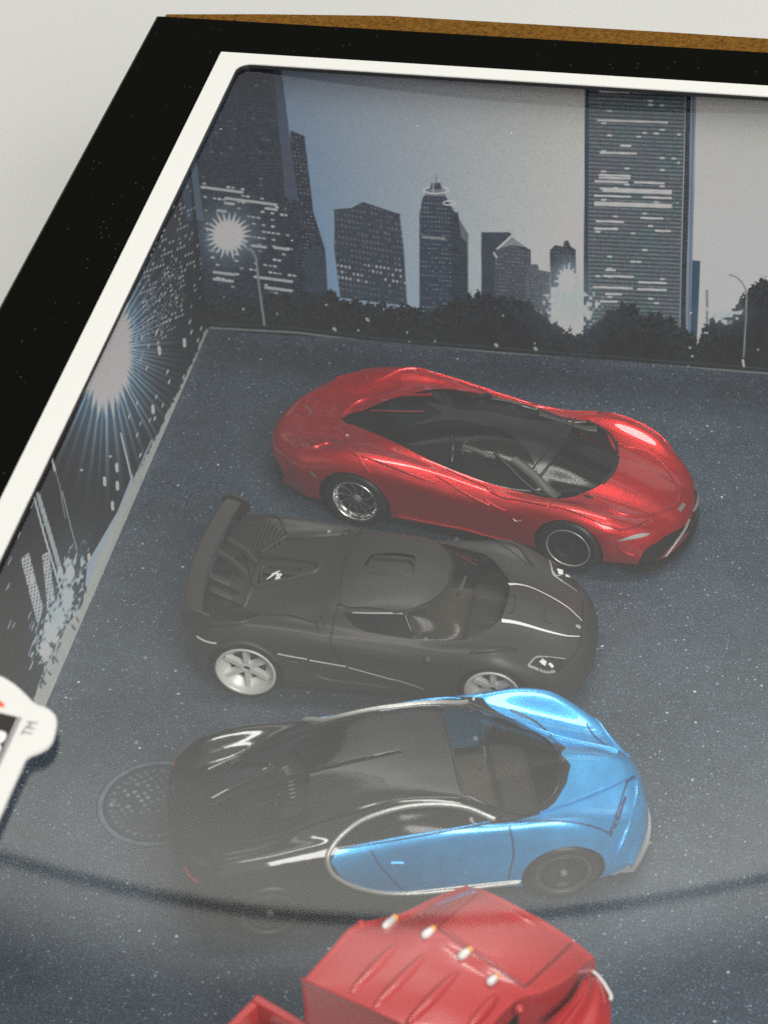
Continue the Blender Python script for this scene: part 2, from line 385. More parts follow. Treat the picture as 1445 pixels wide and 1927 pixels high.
# ------------------------------------------------------------------ printed backdrop and side
def lin(r,g,b): return tuple((c/255/12.92 if c<=10 else ((c/255+.055)/1.055)**2.4) for c in (r,g,b))
INK = 2.4
def ink(r,g,b,veil=.05):
    return np.array([max(.003,(c-veil)*INK) for c in lin(r,g,b)])
def hsh(a,b,s=0):
    h=np.sin(a*127.1+b*311.7+s*74.7)*43758.5453; return h-np.floor(h)
def vnoise(x,y,s=0):
    xi,yi=np.floor(x),np.floor(y); fx,fy=x-xi,y-yi; fx=fx*fx*(3-2*fx); fy=fy*fy*(3-2*fy)
    return (hsh(xi,yi,s)*(1-fx)+hsh(xi+1,yi,s)*fx)*(1-fy)+(hsh(xi,yi+1,s)*(1-fx)+hsh(xi+1,yi+1,s)*fx)*fy
class Canvas:
    def __init__(s,u,v,base): s.u=u; s.v=v; s.q=np.stack([u,v],-1); s.c=np.tile(base,(len(u),1)).astype(float)
    def blend(s,a,col):
        a=np.clip(a,0,1)[:,None]; col=np.asarray(col); s.c=s.c*(1-a)+col*a
    def mask(s,poly,soft=1.2):
        p=np.array(poly,float); m=np.zeros(len(s.u)); lo=p.min(0)-4; hi=p.max(0)+4
        k=(s.u>lo[0])&(s.u<hi[0])&(s.v>lo[1])&(s.v<hi[1])
        if k.any(): m[k]=np.clip(.5-poly_sd(s.q[k],p)/soft,0,1)
        return m
    def poly(s,poly,col,soft=1.2,a=1): m=s.mask(poly,soft)*a; s.blend(m,col); return m
    def line(s,pts,w,col,a=1,soft=1.0):
        pts=np.array(pts,float); best=np.full(len(s.u),1e9)
        lo=pts.min(0)-w-4; hi=pts.max(0)+w+4; k=(s.u>lo[0])&(s.u<hi[0])&(s.v>lo[1])&(s.v<hi[1])
        q=s.q[k]; b=np.full(len(q),1e9)
        for p0,p1 in zip(pts[:-1],pts[1:]):
            e=p1-p0; t=np.clip(((q-p0)@e)/max(1e-9,e@e),0,1); b=np.minimum(b,np.linalg.norm(q-p0-t[:,None]*e,axis=1))
        best[k]=b; m=np.clip((w/2-best)/soft+.5,0,1)*a; s.blend(m,col); return m
    def windows(s,m,o,ax,ay,p,col,seed=0,fw=.7,fh=.5,pr=.5,var=.5):
        """lit window grid inside mask m: cell axes ax (columns) and ay (rows) in canvas units, with rows that light up together"""
        A=np.linalg.inv(np.array([ax,ay],float).T); g=(s.q-np.array(o))@A.T
        ci,cj=np.floor(g[:,0]),np.floor(g[:,1]); fx,fy=g[:,0]-ci,g[:,1]-cj
        row=hsh(cj*1.0,cj*0+seed,1); blk=hsh(np.floor(ci/3),cj,seed+2)
        lit=(hsh(ci,cj,seed+3)<p*(1+2*(blk<pr*row))) 
        a=lit*np.clip((fw-fx)*4,0,1)*np.clip(fx*5,0,1)*np.clip((fh-fy)*4,0,1)*np.clip(fy*5,0,1)*(1-var+var*hsh(ci,cj,seed+5))*(.6+.8*vnoise(s.u/13,s.v/9,seed+9)); s.blend(np.clip(a*1.5,0,1)*m,col)
def build_print(name, P00, U, V_, nu, nv, painter):
    us=np.linspace(0,1,nu); vs=np.linspace(0,1,nv); g=np.stack(np.meshgrid(us,vs),-1).reshape(-1,2)
    P=np.array(P00)+g[:,0:1]*np.array(U)+g[:,1:2]*np.array(V_)
    px=proj(P); c=painter(px[:,0],px[:,1],P)
    me=bpy.data.meshes.new(name); n=len(P); i=np.arange((nu-1)*(nv-1)); r=i//(nu-1); k=i%(nu-1); a=r*nu+k
    F=np.stack([a,a+1,a+nu+1,a+nu],-1).astype(np.int32)
    me.vertices.add(n); me.vertices.foreach_set("co",P.astype(np.float32).ravel())
    me.loops.add(F.size); me.loops.foreach_set("vertex_index",F.ravel())
    me.polygons.add(len(F)); me.polygons.foreach_set("loop_start",(np.arange(len(F))*4).astype(np.int32))
    me.update(calc_edges=True)
    at=me.color_attributes.new("ink",'FLOAT_COLOR','POINT'); at.data.foreach_set("color",np.concatenate([np.clip(c,0,.9),np.ones((n,1))],1).astype(np.float32).ravel())
    me.materials.append(M["print"]); return link(bpy.data.objects.new(name,me))
LITW = ink(205,208,205); LITB = ink(150,165,175); DK = ink(52,56,62,.035); DK2 = ink(62,68,76,.035)
def star(c, cx, cy, r, seed, n=22, sy=1.0, col=None, glow=None):
    dx=c.u-cx; dy=(c.v-cy)/sy; d=np.hypot(dx,dy); an=np.arctan2(dy,dx)
    if glow is not None: c.blend(.75*np.exp(-(d/(r*1.5))**2), glow)
    sp=r*(.9+.55*np.abs(np.sin(an*n/2+seed))**5*(.4+.9*vnoise(an*6+20,an*0,seed))); c.blend(np.clip((sp-d)/(r*.30)+.5,0,1)**1.3, col)
def paint_back(u,v,P):
    c=Canvas(u,v,ink(120,128,135))
    t=np.clip((u-520)/620,0,1)[:,None]; k=np.clip((v-120)/450,0,1)[:,None]
    sky=(ink(98,130,160)*(1-t)+ink(188,190,182)*t); top=(ink(122,134,146)*(1-t)+ink(164,164,158)*t)
    c.c=top*(1-k**.7)+sky*k**.7; c.c*=(.95+.1*vnoise(u/3,v/3,1))[:,None]
    # left tower block
    m=c.poly([(330,100),(513,100),(540,372),(547,245),(573,256),(590,400),(612,470),(622,640),(330,640)],DK)
    c.poly([(512,100),(529,128),(561,378),(537,371)],ink(82,90,101))
    q=c.mask([(512,100),(529,128),(561,378),(537,371)]); c.windows(q,(512,128),(3.2,.6),(.8,6.),.9,ink(60,66,76),7,.5,.6,var=.2)
    q=c.mask([(549,250),(572,258),(588,400),(600,560),(575,560),(560,380)]); c.windows(q,(555,250),(7,1.2),(1.0,7.),.38,ink(140,146,150),8,.45,.5)
    q=c.mask([(380,335),(535,372),(566,556),(400,556)]); c.windows(q,(380,330),(9.0,1.3),(.6,12.5),.17,ink(176,180,178),3,.95,.42,.65)
    q=c.mask([(360,130),(510,130),(535,372),(375,340)]); c.windows(q,(370,130),(9,1.3),(.6,12.5),.035,ink(105,110,116),4,.9,.4)
    for yy,x0,x1 in ((352,380,456),(373,425,520),(382,424,440),(396,410,425),(392,500,521),(462,474,500),(466,518,543),(512,403,441),(521,480,549),(525,403,438),(541,500,549)):
        c.line([(x0,yy),(x1,yy+(x1-x0)*.13)],5.0,ink(165,170,170),a=.85)
    c.poly([(351,290),(368,290),(384,415),(364,415)],ink(88,99,110))   # slot of sky by the corner
    c.poly([(574,470),(600,462),(612,478),(614,560),(575,560)],DK2)
    # low block with window grid
    P2=[(629,395),(663,392),(683,381),(752,404),(760,470),(766,576),(640,560),(629,470)]; m=c.poly(P2,DK2)
    c.windows(m,(632,398),(7.4,1.3),(.9,11.),.62,ink(112,114,118),11,.62,.55,var=.6)
    c.windows(c.mask([(634,492),(762,505),(764,540),(638,530)]),(632,398),(7.4,1.3),(.9,11.),.4,ink(165,168,168),12,.7,.6)
    c.line([(629,395),(663,392),(683,381),(752,404)],2,ink(60,64,70))
    # round tower with a crown
    P3=[(789,402),(795,372),(800,366),(838,368),(846,384),(852,398),(862,400),(868,448),(878,455),(881,600),(789,600)]; m=c.poly(P3,ink(60,66,76,.035))
    c.windows(m,(790,380),(6.5,.4),(.2,8.5),.40,ink(140,146,150),13,.7,.35)
    c.poly([(847,384),(881,440),(881,600),(850,600)],ink(54,58,64,.035),a=.7)
    c.poly([(802,352),(836,352),(838,370),(800,368)],ink(110,118,124)); c.line([(798+24*math.cos(a)+22,358+6*math.sin(a)) for a in np.linspace(0,2*math.pi,30)],2.6,ink(190,194,192)); c.poly([(812,344),(828,344),(832,356),(808,356)],ink(70,76,84)); c.line([(821,347),(820,330)],2.2,ink(110,118,124))
    c.line([(846+12*math.cos(a),382+4*math.sin(a)) for a in np.linspace(0,2*math.pi,24)],2.4,ink(178,182,180)); c.line([(815,362),(815,343)],2.,ink(150,158,165)); c.line([(832,360),(833,346)],1.6,ink(140,150,158))
    c.line([(796,446),(836,449)],5,ink(150,155,155),a=.6)
    # blocks in the middle
    c.poly([(905,437),(958,437),(977,452),(998,470),(1002,600),(906,600)],DK2)
    m=c.poly([(930,468),(964,462),(998,474),(1001,600),(930,600)],ink(74,80,86,.035)); c.windows(m,(932,474),(6,.6),(.2,7),.45,ink(130,134,136),15,.7,.4)
    c.poly([(935,468),(963,441),(994,466),(964,461)],ink(126,132,134)); c.line([(936,468),(963,443),(995,467)],3.2,ink(195,198,194)); c.line([(964,443),(965,426)],1.6,ink(150,156,158)); c.line([(929,476),(934,484)],3,ink(185,188,184))
    m=c.poly([(989,497),(1012,498),(1014,508),(1035,512),(1037,640),(990,640)],ink(80,86,92,.035)); c.windows(m,(990,498),(4,.5),(.2,5),.5,ink(135,140,142),16)
    m=c.poly([(1034,471),(1044,461),(1059,464),(1061,454),(1068,452),(1074,464),(1083,470),(1084,540),(1036,540)],ink(58,63,68,.035)); c.windows(m,(1034,466),(4,.3),(.2,6),.3,ink(110,114,116),17)
    # tall slab tower
    m=c.poly([(1101,90),(1294,90),(1278,640),(1097,640)],ink(66,73,78))
    stripe=.5+.5*np.sin((v-(u-1100)*.045)*2*np.pi/7.6); c.blend(m*.66*stripe*(.55+.6*vnoise(u/5,v/3,4)),ink(138,143,144)); c.blend(m*.24*vnoise(u/16,v/22,5),ink(76,112,110)); c.blend(m*.18*np.clip(2*vnoise(u/18+9,v/26,6)-.6,0,1),ink(112,90,108)); c.blend(m*.14*(np.abs(((u-1101)%8)-4)<.8),ink(50,56,62,.035))
    q=c.mask([(1119,165),(1283,170),(1268,575),(1116,575)])
    c.windows(c.mask([(1119,165),(1283,170),(1268,575),(1116,575)]),(1119,160),(11,.5),(0,7.6),.055,ink(196,198,194),21,1.,.62,.2)
    for yy,x0,x1 in ((172,1128,1182),(173,1192,1262),(226,1124,1255),(274,1168,1185),(287,1130,1160),(288,1164,1196),(329,1128,1184),(334,1128,1184),(341,1120,1180),(343,1194,1248),(355,1130,1262),(359,1135,1262),(368,1119,1185),(371,1210,1262),(381,1119,1262),(385,1119,1262),(416,1122,1172),(410,1206,1246),(430,1119,1160),(434,1233,1260),(508,1140,1156),(519,1136,1190),(531,1202,1252),(540,1117,1188),(544,1200,1252),(553,1140,1168),(567,1130,1160)):
        c.line([(x0,yy),(x1,yy+(x1-x0)*.035)],3.6,ink(196,200,196),a=.85)
    c.poly([(1101,90),(1108,90),(1105,640),(1097,640)],ink(52,64,78,.035)); c.poly([(1290,90),(1302,90),(1289,640),(1277,640)],ink(44,48,52,.035)); c.line([(1291,90),(1278,640)],1.6,ink(150,158,164))
    c.poly([(1302,90),(1311,90),(1300,640),(1289,640)],ink(120,132,146)); c.line([(1306,90),(1295,640)],2,ink(88,98,112))
    c.poly([(1302,490),(1317,491),(1311,640),(1298,640)],ink(70,84,98)); c.poly([(1327,545),(1332,545),(1332,640),(1327,640)],ink(120,126,128))
    dark=np.clip(1-c.c.mean(1)/.22,0,1); c.blend(dark*.30*np.clip(vnoise(u/2.4,v/2.0,91)*1.5-.4,0,1),ink(104,112,122)); c.blend(dark*.22*((np.floor(v/3.3)%2)>0)*vnoise(u/17,v/17,92),ink(96,104,114))
    # trees
    tx=[330,400,470,560,600,625,640,700,770,800,880,900,935,1000,1035,1060,1100,1130,1142,1160,1172,1196,1206,1225,1240,1262,1290,1312,1322,1345,1370,1392,1405,1420,1432,1445,1600]
    ty=[556,556,560,556,552,545,560,572,574,588,556,548,560,572,606,622,625,600,584,582,570,574,590,588,590,604,618,640,612,596,594,560,545,530,516,524,520]
    edge=np.interp(u,tx,ty)+14*(vnoise(u/9,v/40,31)-.5)+12*(vnoise(u/3.1,v/3.1,32)-.5)+7*(vnoise(u/1.7,v/1.7,35)-.5)
    tm=np.clip((v-edge)/2+.5,0,1); c.blend(tm,ink(50,52,54,.046)); c.blend(tm*np.clip(vnoise(u/2.2,v/2.2,33)*1.6-.75,0,1)*.5*np.clip(1.3-(v-edge)/70,0.15,1),ink(98,104,110)); c.blend(tm*.2*vnoise(u/14,v/14,36),ink(76,80,84)); 
    c.blend(tm*(hsh(np.floor(u/4),np.floor(v/4),34)<.004),ink(140,146,146)); 
    for x,y,w,h,s in ((1075,575,58,42,1),(1360,590,42,20,2)):
        g=np.exp(-((u-x)/w)**2-((v-y)/h)**2); c.blend(np.clip((vnoise(u/5.5,v/5.5,40+s)*g-.24)*6,0,.85),ink(188,194,192)); c.blend(.35*g,ink(120,132,140))
    star(c,1067,528,17,2,14,1.25,ink(212,216,210),ink(150,165,178))
    c.line([(1372,517),(1384,521),(1396,532),(1404,548),(1403,600),(1398,672)],3,ink(120,126,128)); c.line([(1397,678),(1399,690)],4,ink(170,172,168))
    for x,y in ((628,618),(932,648),(1006,655),(690,600)): c.line([(x,y),(x+3,y+3)],5,ink(150,154,152))
    # street lamp, left
    c.line([(461,465),(475,472),(482,486),(488,540),(498,612)],4.2,ink(118,124,126)); star(c,430,443,31,1,24,.98,ink(196,199,194),ink(118,134,146))
    # kerb rail
    k1=[(395,623),(560,632),(720,652),(1081,681),(1445,709),(1700,730)]
    c.line([(x,y-6) for x,y in k1],3.4,ink(112,116,116)); c.line([(x,y-15) for x,y in k1],1.5,ink(78,82,84)); c.line([(x,y-1) for x,y in k1],4,ink(48,50,52,.046))
    return c.c*(.93+.14*vnoise(u/2.1,v/2.1,77))[:,None]
pb = build_print("printed_backdrop",(-6.72,12.87,0),(11.9,0,0),(0,0,6.72),760,430,paint_back); in_box(pb)

def paint_side(u,v,P):
    c=Canvas(u,v,ink(54,58,62,.05)); g=vnoise(u/26,v/50,61); c.c=c.c*(.7+.6*g)[:,None]
    c.blend(np.clip(1-(v-350)/900,0,1)*.2,ink(80,88,96))
    c.poly([(335,290),(352,290),(364,415),(350,415)],ink(76,85,95))
    # lit windows of the leaning towers
    q=c.mask([(240,470),(300,360),(350,330),(382,420),(378,560),(300,650),(270,620),(258,520)])
    c.windows(q,(300,380),(6,-2.5),(-4.5,11),.22,ink(170,176,178),51,.6,.6,.5)
    c.windows(c.mask([(270,560),(330,480),(350,560),(300,640),(268,640)]),(300,480),(5,-6),(-6,9),.2,ink(190,194,194),52,.7,.5,.5)
    c.windows(c.mask([(255,600),(395,600),(360,690),(280,840),(240,900),(225,800)]),(300,480),(9,-3),(-6,22),.13,ink(196,198,196),53,.5,.5,.2)
    # glow of the big lamp and its rays
    dx=u-200; dy=v-655; d=np.hypot(dx/1.0,dy/2.0); an=np.arctan2(dy,dx)
    c.blend(.9*np.exp(-(d/62)**2),ink(96,132,160)); ray_=np.abs(np.sin(an*37+2*vnoise(an*9,an*0,60)))**6*(.35+.9*vnoise(an*21+50,an*0,62)); c.blend(np.clip(1.1*ray_*np.exp(-(d/72)**2)*(d>22),0,1),ink(176,200,212))
    sp=33+9*np.abs(np.sin(an*27))**3+7*vnoise(an*15+30,an*0,63); c.blend(np.clip((sp+7-np.hypot(dx,dy/2.35))/13+.5,0,1)**1.2,ink(186,190,184))
    c.blend(np.clip(.5*vnoise(u/3,v/9,66)*np.exp(-((u-255)/26)**2-((v-640)/90)**2)*1.6-.25,0,.8),ink(140,158,170))
    # columns of lights lower down
    for pts,w,a in (([(62,925),(85,1010),(122,1135)],3.2,.9),([(72,930),(96,1010),(128,1120)],8,.55),([(118,925),(136,1000),(146,1035)],1.6,.5),([(98,862),(104,885)],4,.8),([(97,860),(112,910),(124,975)],1.3,.45)):
        m=c.line(pts,w,ink(180,190,196),a=a); 
    c.windows(c.mask([(60,920),(92,930),(135,1150),(110,1165)]),(60,920),(5,-1),(1.4,5),.5,ink(40,48,56,.03),71,.5,.5)
    for pg,s in (([(40,1052),(55,1040),(82,1145),(72,1178)],1),([(80,1045),(92,1038),(104,1130),(90,1140)],2)):
        m=c.poly(pg,ink(176,184,188),a=.8); dd_=np.hypot(((u*1.0+v*.1)%6)-3,((v+u*.4)%7)-3.5); c.blend(m*np.clip(2.6-dd_,0,1),ink(58,66,76))
    for x,y,r,sy in ((132,1080,9,2.2),(128,1130,10,2.6),(96,1190,12,2.0),(86,1225,10,2.2),(113,1160,9,2.)):
        dd=np.hypot((u-x),(v-y)/sy); c.blend(np.clip((r*(.6+.8*vnoise(u/4,v/5,80))-dd)/3+.5,0,1)*.9,ink(184,190,186))
    for k in range(70):
        x=55+RNG.rand()*95; y=1150+RNG.rand()*130; 
        if x>150-(y-1150)*.45: continue
        l=4+15*RNG.rand(); c.line([(x,y),(x-l*.42,y+l)],1.4+1.3*RNG.rand(),ink(184,194,198) if k%3 else ink(120,140,158),a=.35+.5*RNG.rand())
    for k in range(60):
        x=10+RNG.rand()*90; y=860+RNG.rand()*380; l=5+10*RNG.rand()
        if RNG.rand()<.5: c.line([(x,y),(x+l*.4,y-l)],2.2,ink(150,160,166),a=.6)
    for x,y in ((347,645),(300,660),(288,770),(197,906),(221,914),(212,952),(168,1050),(220,880),(60,1090)): c.line([(x,y-6),(x+1,y+6)],5.5,ink(188,192,190))
    c.line([(228,816),(240,865),(251,912)],3,ink(160,166,166)); 
    c.poly([(250,892),(222,962),(165,1060),(161,1102),(170,1108),(200,1056),(230,985),(253,918)],ink(140,152,162)); c.line([(248,930),(228,992),(190,1070)],2.5,ink(60,70,78)); c.line([(286,828),(252,905)],3,ink(130,140,146)); c.line([(270,868),(230,960)],2,ink(70,78,84))
    g2_=np.exp(-((u-(128-(v-1100)*.28))/34)**2-((v-1140)/110)**2); c.blend(np.clip((vnoise(u/3.2+v/9,v/7,95)*vnoise(u/6,v/6,96)*2.6*g2_-.35)*2.2,0,.8),ink(176,188,194)); c.blend(.35*g2_,ink(92,112,130))
    # kerb band along the floor
    band=[(388,617),(372,660),(345,716),(319,770),(283,843),(246,915),(215,985),(184,1050),(154,1137),(120,1190),(88,1250),(60,1330),(40,1420),(60,1500),(200,1500),(395,700),(400,623)]
    bm=np.clip(.5-(poly_sd(c.q,np.array(band,float))+5*(vnoise(u/4,v/6,97)-.4))/2.5,0,1); c.blend(bm*(.88+.12*vnoise(u/5,v/12,98)),ink(150,153,150)); 
    for k in range(26):
        t=RNG.rand(); x=154-80*t; y=1137+150*t; c.line([(x,y),(x+8-14*RNG.rand(),y+10)],4,ink(150,156,156) if k%2 else ink(64,70,76),a=.8)
    return 1.15*c.c*(.94+.12*vnoise(u/2.1,v/2.1,78))[:,None]
ps = build_print("printed_side",(-6.72,12.868,0),(0,-18.,0),(0,0,6.72),520,300,paint_side); in_box(ps)

# road card with a soft turned-up edge at the back and left
V=[];F=[]; xsf=[-6.718,-6.66,-6.58,-6.45]+list(np.linspace(-6,14.8,60)); ysf=[12.866,12.80,12.70,12.55]+list(np.linspace(12,-16.8,80))
for y in ysf:
    for x in xsf:
        e=max(0,(-6.45-x)/.268,(y-12.55)/.316); V.append((x,y,.10*e*e*(1.0+.25*math.sin(x*1.3))))
nxf=len(xsf)
for j in range(len(ysf)-1):
    for i in range(nxf-1): a=j*nxf+i; F.append((a,a+1,a+nxf+1,a+nxf))
rd=mesh_obj("road_card",V,[f[::-1] for f in F],"asphalt",smooth=True); in_box(rd)
rl=MB(); 
def strip(mb,p0,p1,w,z,jit=.0):
    n=40; P=[]
    for i in range(n+1):
        t=i/n; x=p0[0]+(p1[0]-p0[0])*t; y=p0[1]+(p1[1]-p0[1])*t; j=jit*math.sin(9*t+math.sin(23*t))
        dx,dy=p1[0]-p0[0],p1[1]-p0[1]; l=math.hypot(dx,dy); P += [(x-dy/l*(w/2+j),y+dx/l*(w/2+j),z),(x+dy/l*w/2,y-dx/l*w/2,z)]
    mb.add(P,[(2*i,2*i+1,2*i+3,2*i+2) for i in range(n)])
M["kerb_line"]=mat("kerb_line",(.17,.20,.23),.55)
strip(rl,(-6.60,3.6),(-6.585,-6),.025,.006); in_box(rl.build("printed_kerb_line","kerb_line"))
# printed manhole cover on the road
mc = on_z(295,1511,0); mr=.93
def paint_manhole(u,v,P):
    x=P[:,0]-mc[0]; y=P[:,1]-mc[1]; r=np.hypot(x,y)/mr; an=np.arctan2(y,x)
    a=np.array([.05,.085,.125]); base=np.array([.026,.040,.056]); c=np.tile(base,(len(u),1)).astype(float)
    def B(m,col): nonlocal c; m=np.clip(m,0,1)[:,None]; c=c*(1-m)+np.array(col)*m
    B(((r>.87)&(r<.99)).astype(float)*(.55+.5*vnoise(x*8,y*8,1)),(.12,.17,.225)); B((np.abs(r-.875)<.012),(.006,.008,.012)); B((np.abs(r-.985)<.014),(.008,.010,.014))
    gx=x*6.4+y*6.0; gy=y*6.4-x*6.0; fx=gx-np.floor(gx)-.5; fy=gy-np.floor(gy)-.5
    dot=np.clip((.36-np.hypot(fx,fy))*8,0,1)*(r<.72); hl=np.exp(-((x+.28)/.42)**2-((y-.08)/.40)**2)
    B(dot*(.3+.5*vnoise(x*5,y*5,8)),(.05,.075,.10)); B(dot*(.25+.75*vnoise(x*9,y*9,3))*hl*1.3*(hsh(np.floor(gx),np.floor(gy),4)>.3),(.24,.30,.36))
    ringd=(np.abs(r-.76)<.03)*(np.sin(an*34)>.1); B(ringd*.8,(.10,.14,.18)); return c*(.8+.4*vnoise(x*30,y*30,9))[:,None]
nr,na=60,260; V=[mc+np.array([0,0,.005])];F=[]
for i in range(1,nr+1):
    for k in range(na): a=2*math.pi*k/na; V.append(mc+np.array([mr*i/nr*math.cos(a),mr*i/nr*math.sin(a),.005]))
F=[(0,1+k,1+(k+1)%na) for k in range(na)]
for i in range(1,nr):
    for k in range(na): k2=(k+1)%na; b=1+(i-1)*na; F.append((b+k,b+na+k,b+na+k2,b+k2))
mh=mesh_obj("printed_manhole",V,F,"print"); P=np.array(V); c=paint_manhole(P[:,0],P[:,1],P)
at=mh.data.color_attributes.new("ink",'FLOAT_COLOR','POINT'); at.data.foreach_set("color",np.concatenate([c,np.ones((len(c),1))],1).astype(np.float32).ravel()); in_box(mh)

# ------------------------------------------------------------------ card badge that laps over the window, lower left
ZB=6.86
def zpoly(pts,z,per=6,smooth_=True):
    P=[on_z(u,v,z)[:2] for u,v in pts]; return [tuple(p) for p in (smooth_line(P,per,True) if smooth_ else P)]
bd=MB()
tipc=[(-40,1262),(0,1272),(28,1288),(50,1308),(68,1325),(88,1332),(103,1345),(107,1358),(102,1385),(92,1402),(74,1413),(52,1423),(40,1447),(20,1490),(0,1535),(-60,1660),(-160,1760),(-260,1500),(-160,1300)]
bd.prism(zpoly(tipc,ZB,5), ZB-.05, ZB); bo=in_box(bd.build("badge_card","white_card"))
def badge_part(name,pts,z0,z1,material,sm=False,per=4):
    b=MB(); b.prism(zpoly(pts,z1,per,sm),z0,z1); o=b.build(name,material); o.parent=bo; return o
M["badge_ink"]=mat("badge_ink",(.012,.006,.004),.45); M["badge_grey"]=mat("badge_grey",(.25,.25,.25),.4); M["badge_red"]=mat("badge_red",(.75,.10,.03),.45)
for nm,pts,z,mm,sm in (("badge_panel",[(-90,1325),(0,1341),(34,1349),(0,1425),(-60,1555),(-150,1555)],ZB+.004,"badge_ink",False),
    ("badge_rule",[(36,1349),(42,1350),(4,1433),(-56,1565),(-62,1562),(0,1428)],ZB+.004,"badge_grey",False),
    ("badge_flame",[(-30,1312),(-8,1314),(3,1320),(10,1328),(0,1330),(-30,1326)],ZB+.004,"badge_red",True)):
    badge_part(nm,pts,ZB-.001,z,mm,sm)
# white lettering that runs off the left side: the last letter ends in the picture
badge_part("badge_letter",[(-22,1372),(-4,1374),(10,1378),(13,1384),(6,1396),(-8,1398),(-10,1392),(-2,1390),(0,1385),(-20,1382)],ZB+.003,ZB+.009,"white_print",True)
badge_part("badge_letter",[(-20,1398),(-8,1400),(2,1402),(2,1410),(-6,1424),(-20,1430),(-22,1420),(-12,1416),(-8,1408),(-18,1405)],ZB+.003,ZB+.009,"white_print",True)
M["tm_grey"]=mat("tm_grey",(.16,.16,.15),.5)
def flat_text(name, body, size, origin, xdir, z, material, parent, shear=0.):
    cu=bpy.data.curves.new(name,'FONT'); cu.body=body; cu.size=size; cu.extrude=.001; cu.shear=shear; cu.align_x='CENTER'; cu.align_y='CENTER'
    o=bpy.data.objects.new(name,cu); SC.collection.objects.link(o)
    dg=bpy.context.evaluated_depsgraph_get(); me=bpy.data.meshes.new_from_object(o.evaluated_get(dg)); bpy.data.objects.remove(o)
    me.materials.clear(); me.materials.append(M[material])
    t=bpy.data.objects.new(name,me); link(t,parent); t.location=(origin[0],origin[1],z)
    t.rotation_euler=(0,0,math.atan2(xdir[1],xdir[0])); return t
a=on_z(50,1385,ZB); b_=on_z(64,1358,ZB); 
flat_text("trademark_letters","TM",.19,(a+b_)/2,b_-a,ZB+.004,"tm_grey",bo)

